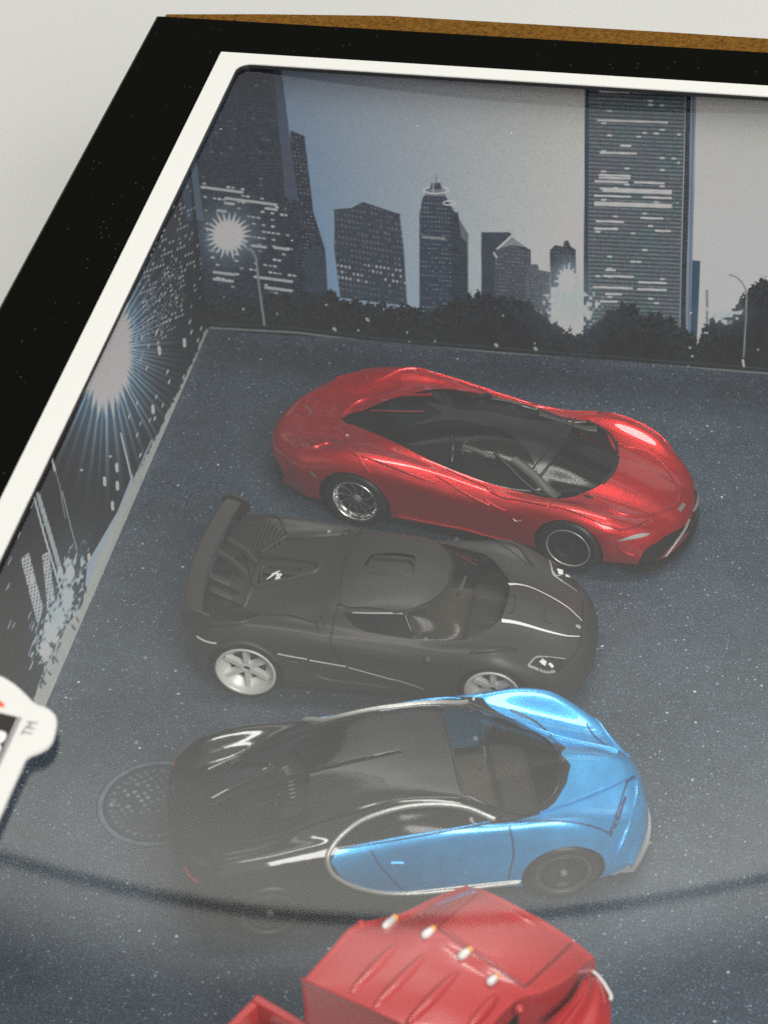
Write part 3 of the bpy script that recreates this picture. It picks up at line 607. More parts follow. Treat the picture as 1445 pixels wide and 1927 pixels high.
# ------------------------------------------------------------------ toy cars
class ToyCar:
    SUB_S, SUB_L = 15, 9
    def __init__(s, name, label, group, rear, front, yf, hz, stations, power=2.5):
        a=on_z(*rear,hz); b=on_z(*front,hz); d=b-a; s.wb=np.linalg.norm(d); s.yaw=math.atan2(d[1],d[0])
        s.X=d/s.wb; s.Y=np.array([-s.X[1],s.X[0],0]); s.O=(a+b)/2+s.Y*yf; s.O[2]=.006; s.yf=yf; s.hz=hz
        s.root=empty(name, s.O, s.yaw); tag(s.root, label, "toy car", group)
        K=[]
        for xc,xs,prof in stations:
            K.append([(xc+(xs-xc)*(abs(y)/1.5)**power, y, z) for y,z in prof])
        K=np.array(K)                                   # stations x 9 lanes (y positive here)
        near=K.copy(); near[:,:,1]*=-1
        full=np.concatenate([near, K[:,:-1][:,::-1]],1)  # 17 lanes, near sill -> centre -> far sill
        ns=(len(K)-1)*s.SUB_S+1; nl=16*s.SUB_L+1
        Ws=catmull(len(K),ns); Wl=catmull(17,nl)
        G=np.einsum('ij,jkc->ikc',Ws,full); G=np.einsum('lk,ikc->ilc',Wl,G)
        du=np.gradient(G,axis=0); dv=np.gradient(G,axis=1); n=np.cross(dv,du); n/=np.maximum(1e-9,np.linalg.norm(n,axis=2,keepdims=True))
        if n[ns//2,nl//2,2]<0: n=-n
        s.V=G.reshape(-1,3); s.N=n.reshape(-1,3)
        i=np.arange((ns-1)*(nl-1)); r=i//(nl-1); k=i%(nl-1); a_=r*nl+k
        s.T=np.concatenate([np.stack([a_,a_+nl,a_+1],-1),np.stack([a_+1,a_+nl,a_+nl+1],-1)])
        s.bvh=BVHTree.FromPolygons([Vector(v) for v in s.V],[tuple(map(int,t)) for t in s.T])
    def W(s,P): P=np.asarray(P,float); return s.O+P[...,0:1]*s.X+P[...,1:2]*s.Y+P[...,2:3]*np.array([0,0,1.])
    def px(s,P): return proj(s.W(P))
    # scalar fields ---------------------------------------------------
    def field(s, poly, cond=None, smooth_=True, per=4, mirror=True):
        P=np.array(poly,float); P=smooth_line(P,per,True) if smooth_ else P
        def f(V):
            Q=V.copy()
            if mirror: Q[:,1]=-np.abs(Q[:,1])
            d=poly_sd(s.px(Q),P)
            if cond is not None: d=np.where(cond(V),d,np.maximum(d,3.0))
            return d
        return f
    def split(s, T, f):
        val=f(s.V); st=val[T]<0; cnt=st.sum(1); inn=[T[cnt==3]]; out=[T[cnt==0]]; mix=T[(cnt>0)&(cnt<3)]
        V=list(); Nn=list(); nv=len(s.V); cache={}; a1=[];a2=[];segs=[]
        def cut(i,j):
            k=(i,j) if i<j else (j,i)
            if k in cache: return cache[k]
            t=val[k[0]]/(val[k[0]]-val[k[1]]); V.append(s.V[k[0]]*(1-t)+s.V[k[1]]*t); Nn.append(s.N[k[0]]*(1-t)+s.N[k[1]]*t)
            cache[k]=nv+len(V)-1; return cache[k]
        for t in mix.tolist():
            for r in range(3):
                a,b,c=t[r],t[(r+1)%3],t[(r+2)%3]
                A,B,C_=val[a]<0,val[b]<0,val[c]<0
                if A!=B and A!=C_: break
            p,q=cut(a,b),cut(a,c); one=[(a,p,q)]; two=[(p,b,c),(p,c,q)]
            if A: a1+=one; a2+=two; segs.append((p,q))
            else: a1+=two; a2+=one; segs.append((q,p))
        if V:
            s.V=np.concatenate([s.V,np.array(V)]); s.N=np.concatenate([s.N,np.array(Nn)])
            inn.append(np.array(a1)); out.append(np.array(a2))
        return np.concatenate(inn), np.concatenate(out), segs
    def piece(s, name, T, material, off=0., segs=None, lip=0., parent=None, sides=False):
        if sides:
            res=[]
            for sg in (-1,1):
                Ts=T[(s.V[T][:,:,1].mean(1)*sg)>0]; sgs=[(a,b) for a,b in (segs or []) if s.V[a][1]*sg>0]
                if len(Ts): res.append(s.piece(name,Ts,material,off,sgs,lip,parent))
            return res
        ids,inv=np.unique(T,return_inverse=True); V=s.V[ids]+s.N[ids]*off; Nn=s.N[ids]; F=inv.reshape(-1,3).tolist()
        V=V.tolist(); Nn=Nn.tolist()
        if segs:
            for a,b in segs:
                p,q=s.V[a]+s.N[a]*off,s.V[b]+s.N[b]*off; n0,n1=s.N[a],s.N[b]; p2,q2=p-n0*lip,q-n1*lip
                nn=np.cross(q-p,n0); l=np.linalg.norm(nn); nn=nn/l if l>1e-9 else n0; k=len(V)
                V+= [p.tolist(),q.tolist(),q2.tolist(),p2.tolist()]; Nn+=[nn.tolist()]*4; F.append((k,k+1,k+2,k+3))
        return mesh_obj(name,V,F,material,parent or s.root,normals=Nn)
    def hit(s,u,v):
        d=ray(u,v); o=CAM-s.O; D=Vector((d@s.X,d@s.Y,d[2])); O=Vector((o@s.X,o@s.Y,o[2]))
        r=s.bvh.ray_cast(O,D); return (np.array(r[0]),np.array(r[1])) if r[0] is not None else None
    def trace(s, pts, per=5, smooth_=True):
        P=smooth_line(pts,per) if smooth_ and len(pts)>2 else np.array([np.array(pts[0])*(1-t)+np.array(pts[-1])*t for t in np.linspace(0,1,12)]) if len(pts)==2 else np.array(pts,float)
        R=[]
        for u,v in P:
            h=s.hit(u,v)
            if h is None: continue
            n=h[1]; n=n if n@np.array([.0,-.4,.9])>0 or n[2]>0 else -n; R.append((h[0],n))
        return R
    def ribbon(s, name, pts, w, material, h=.006, ridge=0., per=5, mirror=False, taper=False, smooth_=True, parent=None, both=False):
        R=s.trace(pts,per,smooth_)
        if len(R)<2: return None
        objs=[]
        for sg in ((1,-1) if mirror else (1,)):
            V=[];F=[]; n=len(R)
            for i,(p,nn) in enumerate(R):
                a=R[max(0,i-1)][0]; b=R[min(n-1,i+1)][0]; t=b-a; x=np.cross(t,nn); x/=max(1e-9,np.linalg.norm(x))
                ww=w/2*(1 if not taper else (math.sin(math.pi*(i+.35)/(n-.3))**.6 if taper=='both' else 1-.8*i/(n-1)))
                for c,hh in (((-1,h),(1,h)) if ridge==0 else [(math.cos(a),h-.012+(ridge+.012)*math.sin(a)) for a in (math.pi,2.6,2.05,1.57,1.09,.54,0)]):
                    q=p+x*ww*c+nn*hh; V.append((q[0],q[1]*sg,q[2]))
            mm_=2 if ridge==0 else 7
            for i in range(n-1):
                for k in range(mm_-1): a=mm_*i+k; F.append((a,a+1,a+mm_+1,a+mm_) if sg>0 else (a+mm_,a+mm_+1,a+1,a))
            objs.append(mesh_obj(name,V,F,material,parent or s.root,smooth=ridge>0))
        return objs
    def arch(s, x, r, zc=None):
        zc=s.hz if zc is None else zc
        return lambda V: np.where(np.abs(V[:,1])>.85, np.hypot(V[:,0]-x, V[:,2]-zc)-r, 3.0)
    def wells(s, xs, r):
        for x,rr in zip(xs,r):
            for sg in (-1,1):
                m=MB(); m.lathe([(rr+.02,0),(rr+.02,-.62),(.02,-.62)],32,c=(0,0,0)); V=[(p[0]+x,sg*(s.yf-.16+p[1]) if False else sg*(s.yf-.10)+(-sg)*(-p[1]),p[2]+s.hz) for p in m.V]
                F=[f for f in m.F if min(V[i][2] for i in f)>.12]; mesh_obj("wheel_well",V,F,"line_dark",s.root)
    def wheel(s, x, side, R, rr, style, w=.46):
        """wheel > tyre, rim, ...; 'side' -1 is the near side"""
        def place(m): return [(p[0]+x, side*(s.yf+p[1]), p[2]*(1)+s.hz) for p in m.V]
        hub=MB(); hub.lathe([(.001,-.20),(rr*.97,-.20),(rr*.97,-w+.02)],32); wh=mesh_obj("wheel",place(hub),hub.F,"line_dark",s.root,smooth=False)
        ty=MB(); ty.lathe([(rr-.015,-.03),(rr,.0),(rr+.02,.012),((rr+R)/2,.022),(R-.045,.008),(R-.012,-.03),(R,-.07),(R,-w+.05),(R-.04,-w),(rr,-w)],64); mesh_obj("tyre",place(ty),ty.F,"rubber",wh,smooth=True)
        def sub(name,m,material,smooth=False): return mesh_obj(name,place(m),m.F,material,wh,smooth=smooth)
        def spokebar(m,a,r0,r1,w0,w1,d0,d1,t=.04,curve=0.):
            n=6
            P=[]
            for i in range(n+1):
                q=i/n; r=r0+(r1-r0)*q; an=a+curve*q*q; c,sn=math.cos(an),math.sin(an); ww=(w0+(w1-w0)*q)/2; dd=d0+(d1-d0)*q
                for sx,da in ((-1,-t),(-.7,0),(.7,0),(1,-t)): P.append((r*c-sn*ww*sx, dd+da, r*sn+c*ww*sx))
            m.add(P,[(4*i+k,4*i+k+1,4*i+k+5,4*i+k+4) for i in range(n) for k in range(3)])
        if style=='six':
            m=MB(); m.lathe([(rr-.002,-.01),(rr,.016),(rr-.045,.016),(rr-.055,-.02),(rr-.10,-.11),(rr-.19,-.16),(rr-.2,-.2)],64); sub("rim",m,"grey_plastic",True)
            m=MB()
            for k in range(6): spokebar(m,math.pi/2+k*math.pi/3,.07,rr-.10,.115,.105,-.085,-.07,.09)
            m.lathe([(.055,-.12),(.06,-.075),(.105,-.085),(.11,-.17)],24); sub("spokes",m,"grey_plastic")
        elif style=='chrome':
            m=MB(); m.lathe([(rr-.002,-.01),(rr,.014),(rr-.018,.014),(rr-.024,-.02),(rr-.03,-.10),(rr-.06,-.11),(rr-.075,-.1)],64); sub("rim",m,"chrome",True)
            m=MB(); m.lathe([(rr*.72,-.175),(rr*.80,-.165),(rr*.81,-.18)],48); sub("brake_ring",m,"chrome",True)
            for k in range(10):
                m=MB(); spokebar(m,.2+k*math.pi/5,.07,rr-.02,.026,.034,-.07,-.012,.03,.42); sub("spoke",m,"chrome")
            m=MB(); m.lathe([(.001,-.05),(.03,-.05),(.035,-.07),(.075,-.06),(.085,-.09)],20); sub("hub_cap",m,"hub_grey",True)
        elif style=='disc':
            m=MB(); m.lathe([(rr-.002,-.01),(rr,.012),(rr-.016,.012),(rr-.02,-.01)],64); sub("rim",m,"silver_paint",True)
            m=MB(); m.lathe([(rr-.02,-.015),(rr*.6,-.035),(rr*.58,-.05),(rr*.25,-.05),(rr*.2,-.03),(.001,-.03)],48); sub("wheel_cover",m,"trim_black",True)
        else:
            m=MB(); m.lathe([(rr+.02,.012),(rr,.02),(rr-.03,.012),(rr-.035,-.04)],64); sub("rim",m,"canopy_grey",True)
            m=MB(); m.lathe([(rr-.03,-.05),(rr*.8,-.05),(rr*.77,-.02),(rr*.73,-.02),(rr*.70,-.05),(rr*.3,-.06),(.001,-.06)],48); sub("wheel_cover",m,"rubber",True)
            for k in range(5):
                m=MB(); spokebar(m,.5+k*2*math.pi/5,.06,rr*.72,.07,.04,-.035,-.025,.03); sub("spoke",m,"rubber")
            m=MB(); m.lathe([(.055,-.05),(.055,.01),(.048,.02),(.001,.022)],20); sub("hub_cap",m,"hub_grey",True)
        return wh
    def cabin(s, x0, x1, y, zf, seat_x, dash_x, ztop, fm="interior"):
        m=MB(); m.box(((x0+x1)/2,0,zf),((x1-x0)/2,y,.02)); it=mesh_obj("cabin_floor",m.V,m.F,fm,s.root)
        for sy in (-1,1):
            m=MB(); m.box((seat_x,sy*.42,zf+.16),(.28,.24,.09)); a=math.radians(-22); R_=np.array([[math.cos(a),0,math.sin(a)],[0,1,0],[-math.sin(a),0,math.cos(a)]])
            m.box((seat_x-.32,sy*.42,zf+.42),(.07,.23,.32),R_); m.box((seat_x-.45,sy*.42,zf+.74),(.05,.12,.08),R_); o=mesh_obj("seat",m.V,m.F,"seat",s.root); bevel(o,.04,2)
        m=MB(); m.box((dash_x+.15,0,zf+.12),(.26,y*.95,.12)); o=mesh_obj("dashboard",m.V,m.F,"dash",s.root); bevel(o,.06,2)
        m=MB(); c=np.array([dash_x-.28,.42,zf+.45]); pts=[c+np.array([.06*math.sin(t),.17*math.cos(t),.16*math.sin(t)]) for t in np.linspace(0,2*math.pi,20,endpoint=False)]; m.tube(pts,.022,6,True); m.box(c,(.01,.16,.02)); mesh_obj("steering_wheel",m.V,m.F,"seat",s.root,smooth=True)
    def base(s, x0, x1, w, z0=.14, z1=.5, material="trim_black"):
        poly=[]; n=24
        for i in range(n): t=2*math.pi*i/n; c,d=math.cos(t),math.sin(t); poly.append(((x0+x1)/2+(x1-x0)/2*np.sign(c)*abs(c)**.35, w*np.sign(d)*abs(d)**.35))
        m=MB(); m.prism(poly,z0,z1); mesh_obj("chassis",m.V,m.F,material,s.root)
    def mirrors(s, x, y, z, material):
        for sg in (-1,1):
            m=MB(); 
            for k,(a,b) in enumerate(((0,.0),(.03,.06),(.06,.085),(.10,.08),(.13,.04))):
                pass
            prof=[(.0,-.075),(.05,-.07),(.075,-.02),(.07,.04),(.03,.075),(.0,.08)]
            m.lathe(prof,14,c=(x,sg*y,z)); mesh_obj("mirror",m.V,m.F,material,s.root,smooth=True)

Z9=lambda *zz: list(zz)
# ================= blue and black coupe (front of the row)
BL=[(-3.30,-3.10,[(1.0,.6),(1.0,.65),(1.0,.7),(1.0,.75),(.9,.8),(.7,.8),(.5,.8),(.25,.8),(0,.8)]),
 (-3.44,-3.14,[(1.34,.36),(1.41,.6),(1.41,.85),(1.35,1.06),(1.2,1.16),(1.0,1.18),(.75,1.18),(.4,1.19),(0,1.2)]),
 (-3.34,-3.02,[(1.42,.3),(1.49,.6),(1.5,.9),(1.43,1.2),(1.26,1.34),(1.02,1.3),(.78,1.26),(.4,1.30),(0,1.34)]),
 (-2.85,-2.78,[(1.46,.28),(1.54,.6),(1.55,.95),(1.5,1.3),(1.32,1.5),(1.05,1.42),(.8,1.34),(.4,1.37),(0,1.42)]),
 (-2.15,-2.15,[(1.48,.28),(1.56,.6),(1.57,1.0),(1.53,1.38),(1.36,1.58),(1.1,1.52),(.85,1.46),(.45,1.52),(0,1.63)]),
 (-1.4,-1.4,[(1.46,.28),(1.53,.6),(1.53,1.0),(1.48,1.38),(1.32,1.58),(1.15,1.62),(.92,1.68),(.5,1.74),(0,1.81)]),
 (-.7,-.7,[(1.44,.28),(1.5,.6),(1.5,1.0),(1.46,1.36),(1.37,1.54),(1.18,1.70),(.95,1.86),(.5,1.92),(0,1.95)]),
 (0,0,[(1.42,.28),(1.48,.58),(1.49,1.0),(1.46,1.38),(1.39,1.57),(1.2,1.76),(.95,1.93),(.5,1.98),(0,1.99)]),
 (.8,.8,[(1.42,.28),(1.47,.58),(1.49,1.0),(1.47,1.40),(1.4,1.6),(1.2,1.72),(.97,1.83),(.5,1.88),(0,1.9)]),
 (1.45,1.45,[(1.44,.28),(1.5,.6),(1.52,1.02),(1.49,1.42),(1.38,1.6),(1.2,1.5),(1.02,1.5),(.55,1.68),(0,1.74)]),
 (2.0,2.0,[(1.46,.28),(1.54,.6),(1.56,1.05),(1.51,1.42),(1.36,1.59),(1.13,1.32),(.85,1.30),(.5,1.50),(0,1.6)]),
 (2.5,2.48,[(1.44,.28),(1.53,.6),(1.54,1.02),(1.48,1.34),(1.3,1.47),(1.05,1.15),(.75,1.13),(.4,1.32),(0,1.45)]),
 (3.0,2.75,[(1.40,.28),(1.46,.55),(1.47,.88),(1.4,1.13),(1.2,1.24),(.95,.99),(.65,1.0),(.32,1.19),(0,1.31)]),
 (3.36,2.92,[(1.33,.28),(1.38,.45),(1.38,.68),(1.3,.88),(1.12,.99),(.88,.90),(.6,.90),(.3,1.04),(0,1.15)]),
 (3.58,2.96,[(1.26,.28),(1.30,.38),(1.28,.5),(1.2,.63),(1.05,.72),(.8,.70),(.53,.70),(.27,.80),(0,.86)]),
 (3.64,2.98,[(1.22,.24),(1.25,.27),(1.22,.30),(1.14,.33),(.98,.35),(.75,.35),(.5,.35),(.25,.35),(0,.35)]),
 (3.2,2.8,[(.8,.24),(.8,.25),(.75,.25),(.7,.26),(.6,.27),(.5,.27),(.3,.27),(.2,.27),(0,.27)])]
car=ToyCar("sports_car","glossy two-tone toy coupe, blue nose and doors with black rear and roof","toy sports cars in the box",(508,1721),(1060,1645),1.5,.55,BL)
T=car.T
for x,r in ((-2.15,.635),(2.15,.62)):
    _,T,_=car.split(T,car.arch(x,r))
wsp=[(866,1486),(922,1513),(983,1530),(1012,1518),(1041,1490),(1051,1450),(1046,1405),(1010,1365),(960,1340),(900,1330),(834,1336),(846,1400)]
ws,T,sw_=car.split(T,car.field(wsp,lambda V:(V[:,0]>.3)&(V[:,2]>1.1)))
swp=[(636,1598),(652,1573),(690,1545),(755,1526),(822,1519),(877,1526),(925,1541),(936,1546),(916,1551),(800,1573),(720,1587)]
sw1,T,ss_=car.split(T,car.field(swp,lambda V:np.abs(V[:,1])>.7))
scp=[(404,1514),(470,1489),(574,1455),(582,1466),(577,1512),(563,1533),(534,1539),(522,1526),(528,1502),(490,1508),(405,1521)]
sc1,T,sc_=car.split(T,car.field(scp,lambda V:(V[:,2]>1.0)&(V[:,0]>-3.3)))
blp=[(634,1600),(720,1587),(800,1573),(922,1551),(964,1547),(1016,1533),(1043,1511),(1065,1475),(1073,1440),(1064,1428),(1052,1419),(1058,1410),(1063,1403),(1040,1360),(1150,1330),(1300,1400),(1280,1640),(1200,1720),(1147,1720),(980,1667),(880,1672),(795,1677),(728,1680),(673,1668),(640,1648),(622,1622)]
bl1,T,bs_=car.split(T,car.field(blp,lambda V:(V[:,0]>-1.4),smooth_=False))
# door / fender split of the blue shell
dr,bl1,ds_=car.split(bl1,car.field([(600,1560),(800,1560),(958,1548),(966,1580),(969,1640),(962,1700),(600,1720)],lambda V:(V[:,0]<1.6)&(np.abs(V[:,1])>1.0),smooth_=False))
car.piece("rear_body",T,"gloss_black",0,bs_,.05)
car.piece("nose_body",bl1,"blue_paint",.006,bs_,.04)
car.piece("door",dr,"blue_paint",.001,ds_,.05,sides=True)
car.piece("windscreen",ws,"screen_glass",-.02);
car.piece("side_window",sw1,"dark_glass",-.025,sides=True)
car.piece("air_intake",sc1,"line_dark",-.16,[(b,a) for a,b in sc_],-.16,sides=True)
car.cabin(-.6,2.0,.95,.75,.35,1.55,1.7,'pale_cabin'); car.base(-3.1,3.2,1.32,.12,.45); car.wells((-2.15,2.15),(.635,.62))
G3=lambda pts,ox,oy,k: [(ox+x/k,oy+y/k) for x,y in pts]
Z5=lambda *p: G3(p,300,1330,3.1413); Z6=lambda *p: G3(p,800,1280,3.284)
ringp=[(931,1543),(880,1521),(822,1514),(755,1520),(687,1541),(650,1566),(628,1590),(617,1609),(618,1630),(632,1650),(673,1670),(728,1680),(795,1679),(880,1670),(977,1659)]
R=car.ribbon("door_ring",ringp,.075,"silver_paint",.004,.045,6,mirror=True)
car.ribbon("windscreen_seal",[(866,1490),(922,1517),(983,1533),(1014,1521),(1044,1491),(1054,1450),(1049,1404),(1012,1362),(960,1336)],.05,"gloss_black",.0,.02,6)
car.ribbon("windscreen_seal",[(868,1489),(858,1440),(846,1395),(833,1340)],.05,"gloss_black",.0,.02,6)
car.ribbon("roof_spine",Z5((1445,262),(1175,312),(1000,355),(860,392)),.075,"gloss_black",0,.05,5,taper='both')
car.ribbon("roof_spine",Z5((860,392),(600,480),(400,545),(320,580)),.06,"gloss_black",0,.06,5)
car.ribbon("intake_lip",Z5((320,590),(430,580),(600,548),(700,530),(715,520)),.05,"gloss_black",0,.05,5,mirror=True)
car.ribbon("intake_lip",Z5((610,573),(640,562),(690,570),(680,588),(640,590),(612,575)),.03,"gloss_black",0,.03,5,mirror=True)
car.ribbon("intake_edge",Z5((1000,105),(860,150),(690,212),(560,258),(400,325),(292,375)),.06,"gloss_black",0,.05,5,mirror=True)
car.ribbon("intake_lip",Z5((292,388),(400,372),(520,352),(645,348),(645,335),(520,335),(380,352),(300,368)),.03,"gloss_black",0,.035,5)
for k in range(5):
    y0=.05+.075*k; m=MB(); 
    for sg in (-1,):
        pts=[]
        for i in range(8):
            t=i/7; u,v=(404+t*(560-404)),(1516+k*1.5*1+t*(1462+ k*8.5-1516-k*1.5)); h=car.hit(u,v)
            if h is not None: pts.append(h[0]-h[1]*.05)
    if len(pts)>2:
        for sg in (1,-1):
            m=MB(); m.tube([(p[0],p[1]*sg,p[2]) for p in pts],.016,5); mesh_obj("intake_rib",m.V,m.F,"gloss_black",car.root,smooth=True)
car.ribbon("rail_trim",[(867,1503),(830,1502),(755,1505),(687,1522),(620,1542),(560,1560)],.04,"gloss_black",0,.035,5,mirror=True)
car.ribbon("fender_crease",Z6((548,885),(700,872),(820,870),(900,878),(1000,895),(1080,920),(1130,945)),.025,"blue_line",.014,0,5,mirror=True)
car.ribbon("hood_crease",Z6((700,828),(850,772),(1000,712),(1140,655),(1235,612)),.09,"blue_paint",0,.05,5,mirror=True,taper='both')
car.ribbon("hood_crease",Z6((905,468),(1000,470),(1100,478),(1190,492)),.05,"blue_paint",0,.015,5,taper='both')
car.ribbon("door_line",Z6((520,900),(540,1000),(545,1080),(528,1160),(515,1225)),.022,"blue_line",.013,0,5,mirror=True)
car.ribbon("door_line",Z5((1250,845),(1300,930),(1370,1010),(1440,1082)),.020,"blue_line",.013,0,5,mirror=True)
car.ribbon("door_handle",Z5((1368,924),(1400,921),(1442,922)),.045,"blue_paint",.0,.03,4,mirror=True)
car.ribbon("sill_trim",[(980,1657),(900,1665),(800,1676),(740,1682)],.05,"silver_paint",.004,.02,5,mirror=True)
car.ribbon("belt_crease",[(645,1597),(720,1583),(800,1569),(922,1547)],.05,"blue_paint",.0,.02,5,mirror=True,taper='both')
# headlamp strip at the nose corner with its four lamps, and the horseshoe grille
car.ribbon("headlight",[(1146,1573),(1153,1560),(1160,1545),(1166,1530),(1171,1514),(1176,1500)],.045,"blue_line",.014,0,5)
for k in range(4):
    t=k/3; u,v=1152+t*15,1565-t*42; car.ribbon("headlight_lamp",[(u,v),(u+2,v-5)],.025,"hub_grey",.012,.01,2)
car.ribbon("nose_edge",[(1196,1470),(1195,1500),(1186,1540),(1168,1585),(1150,1622)],.05,"blue_paint",0,.035,5,mirror=True,taper="both")
car.ribbon("nose_crease",[(1144,1568),(1150,1556),(1160,1530),(1168,1505),(1176,1480),(1184,1466),(1192,1460)],.022,"blue_line",.014,0,5,mirror=True)
car.ribbon("grille_surround",[(1176,1472),(1186,1466),(1194,1462)],.04,"blue_line",.014,0,4)
sp_=[]
for y in np.linspace(-1.3,1.3,41):
    sp_.append((3.66+(2.98-3.66)*(abs(y)/1.5)**2.5+.05, y))
m=MB(); n=len(sp_); PP=sp_+[(x-.35,y*.97) for x,y in sp_[::-1]]; m.prism(PP,.16,.235); mesh_obj("front_lip",m.V,m.F,"silver_paint",car.root)
sidep=[]
for sg in (-1,1):
    m=MB(); m.prism([(2.78,sg*1.31),(2.95,sg*1.345),(3.18,sg*1.24),(3.12,sg*1.15)],.2,.30); mesh_obj("lip_end",m.V,m.F,"silver_paint",car.root)
car.ribbon("rear_light",[(348,1632),(360,1650),(374,1660)],.03,"tail_red",.008,0,4,mirror=True)
for sd in (-1,1):
    car.wheel(-2.15,sd,.56,.40,'rings'); car.wheel(2.15,sd,.55,.39,'rings')
BLUE=car

# ================= matte black coupe with rear wing (middle)
BK=[(-2.7,-2.6,[(1.0,.6),(1.0,.65),(1.0,.7),(1.0,.75),(.9,.8),(.7,.8),(.5,.8),(.25,.8),(0,.8)]),
 (-2.92,-2.76,[(1.28,.42),(1.35,.6),(1.36,.82),(1.33,1.02),(1.2,1.12),(.95,1.02),(.7,.98),(.35,.97),(0,.97)]),
 (-2.78,-2.64,[(1.38,.34),(1.45,.6),(1.46,.92),(1.42,1.18),(1.25,1.33),(1.0,1.2),(.72,1.08),(.35,1.06),(0,1.06)]),
 (-2.35,-2.3,[(1.42,.3),(1.49,.6),(1.5,.95),(1.46,1.27),(1.3,1.43),(1.05,1.3),(.75,1.13),(.35,1.13),(0,1.14)]),
 (-1.95,-1.95,[(1.43,.3),(1.5,.6),(1.51,1.0),(1.47,1.3),(1.32,1.47),(1.08,1.36),(.75,1.25),(.38,1.24),(0,1.25)]),
 (-1.4,-1.4,[(1.42,.3),(1.48,.6),(1.49,1.0),(1.46,1.28),(1.32,1.45),(1.08,1.38),(.8,1.42),(.4,1.38),(0,1.37)]),
 (-.9,-.9,[(1.4,.3),(1.45,.6),(1.46,1.0),(1.45,1.25),(1.33,1.4),(1.1,1.38),(.85,1.53),(.42,1.52),(0,1.5)]),
 (-.5,-.5,[(1.4,.3),(1.42,.55),(1.45,.95),(1.44,1.2),(1.34,1.34),(1.12,1.40),(.9,1.6),(.45,1.66),(0,1.67)]),
 (.1,.1,[(1.38,.3),(1.42,.55),(1.44,.9),(1.43,1.14),(1.33,1.28),(1.12,1.38),(.88,1.64),(.45,1.75),(0,1.78)]),
 (.7,.7,[(1.38,.3),(1.42,.55),(1.44,.88),(1.43,1.1),(1.32,1.24),(1.1,1.34),(.85,1.60),(.45,1.74),(0,1.78)]),
 (1.2,1.2,[(1.4,.3),(1.44,.58),(1.46,.9),(1.43,1.14),(1.32,1.26),(1.1,1.26),(.8,1.42),(.42,1.58),(0,1.64)]),
 (1.7,1.7,[(1.42,.3),(1.47,.6),(1.49,.95),(1.45,1.18),(1.3,1.3),(1.05,1.24),(.72,1.26),(.4,1.38),(0,1.44)]),
 (2.1,2.1,[(1.42,.3),(1.47,.6),(1.49,.95),(1.44,1.15),(1.27,1.27),(1.0,1.18),(.66,1.15),(.35,1.24),(0,1.3)]),
 (2.6,2.5,[(1.36,.3),(1.42,.55),(1.42,.82),(1.34,.98),(1.18,1.05),(.92,.99),(.62,.98),(.32,1.08),(0,1.13)]),
 (3.05,2.68,[(1.28,.3),(1.33,.5),(1.32,.68),(1.24,.8),(1.07,.86),(.82,.84),(.56,.85),(.28,.93),(0,.98)]),
 (3.36,2.80,[(1.2,.3),(1.25,.42),(1.22,.52),(1.12,.6),(.95,.64),(.72,.66),(.5,.68),(.25,.73),(0,.77)]),
 (3.44,2.82,[(1.15,.25),(1.18,.27),(1.15,.3),(1.05,.32),(.9,.33),(.7,.33),(.5,.33),(.25,.33),(0,.33)]),
 (3.0,2.6,[(.8,.25),(.8,.25),(.75,.25),(.7,.26),(.6,.27),(.5,.27),(.3,.27),(.2,.27),(0,.27)])]
car=ToyCar("sports_car","matte black toy coupe with rear wing, white bonnet stripes and pale wheels","toy sports cars in the box",(462,1265),(926,1305),1.45,.55,BK,2.8)
A3=lambda *p: G3(p,320,930,3.4405); A4=lambda *p: G3(p,740,990,3.4405)
T=car.T
for x,r in ((-1.98,.63),(1.98,.56)):
    _,T,_=car.split(T,car.arch(x,r))
wsp=[(846,1066),(842,1100),(815,1131),(768,1153),(772,1180),(786,1204),(812,1206),(850,1207),(886,1201),(914,1188),(940,1167),(952,1140),(957,1121),(953,1100),(930,1070),(880,1062)]
ws,T,s1=car.split(T,car.field(wsp,lambda V:(V[:,0]>.3)&(V[:,2]>1.0)))
swp=[(645,1152),(655,1166),(668,1180),(690,1189),(725,1195),(776,1203),(768,1180),(762,1158),(735,1156),(690,1154)]
sd,T,s2=car.split(T,car.field(swp,lambda V:np.abs(V[:,1])>.7,smooth_=False))
rfp=[(646,1090),(644,1139),(700,1144),(742,1150),(765,1149),(812,1130),(841,1100),(847,1066),(840,1040),(820,1020),(660,1010),(650,1060)]
rf,T,s3=car.split(T,car.field(rfp,lambda V:V[:,2]>1.2))
hlp=A4((868,908),(880,888),(905,860),(935,842),(975,840),(1050,855),(1110,860),(1108,885),(1085,925),(1050,948),(1010,955),(950,940),(900,920))
hl,T,s4=car.split(T,car.field(hlp,lambda V:V[:,0]>1.5))
sl,rf,s5=car.split(rf,car.field(A4((-190,225),(-100,215),(20,222),(100,228),(128,248),(132,285),(108,318),(0,322),(-170,312)),lambda V:np.abs(V[:,1])<.5,smooth_=False))
car.piece("roof_slot_floor",sl,"matte_black",-.02)
ec,T,s6=car.split(T,car.field(A3((548,597),(536,520),(522,420),(620,418),(800,430),(950,458),(948,496),(858,528),(700,568)),lambda V:(V[:,0]<-.6)&(np.abs(V[:,1])<.9)))
car.piece("engine_cover",ec,"matte_black",-.05); car.piece("body",T,"matte_black",0,s6,.07); car.piece("roof_panel",rf,"matte_black",.035,list(s3)+list(s5),.06); car.piece("windscreen",ws,"screen_glass",-.015); car.piece("side_window",sd,"dark_glass",-.02,sides=True)
car.piece("headlight",hl,"trim_black",-.004,sides=True)
car.cabin(-.4,1.9,.85,.62,.45,1.5,1.5,'pale_cabin'); car.base(-2.7,3.0,1.28,.12,.45); car.wells((-1.98,1.98),(.63,.56))
P_=lambda *a,**k: car.ribbon(*a,**k)
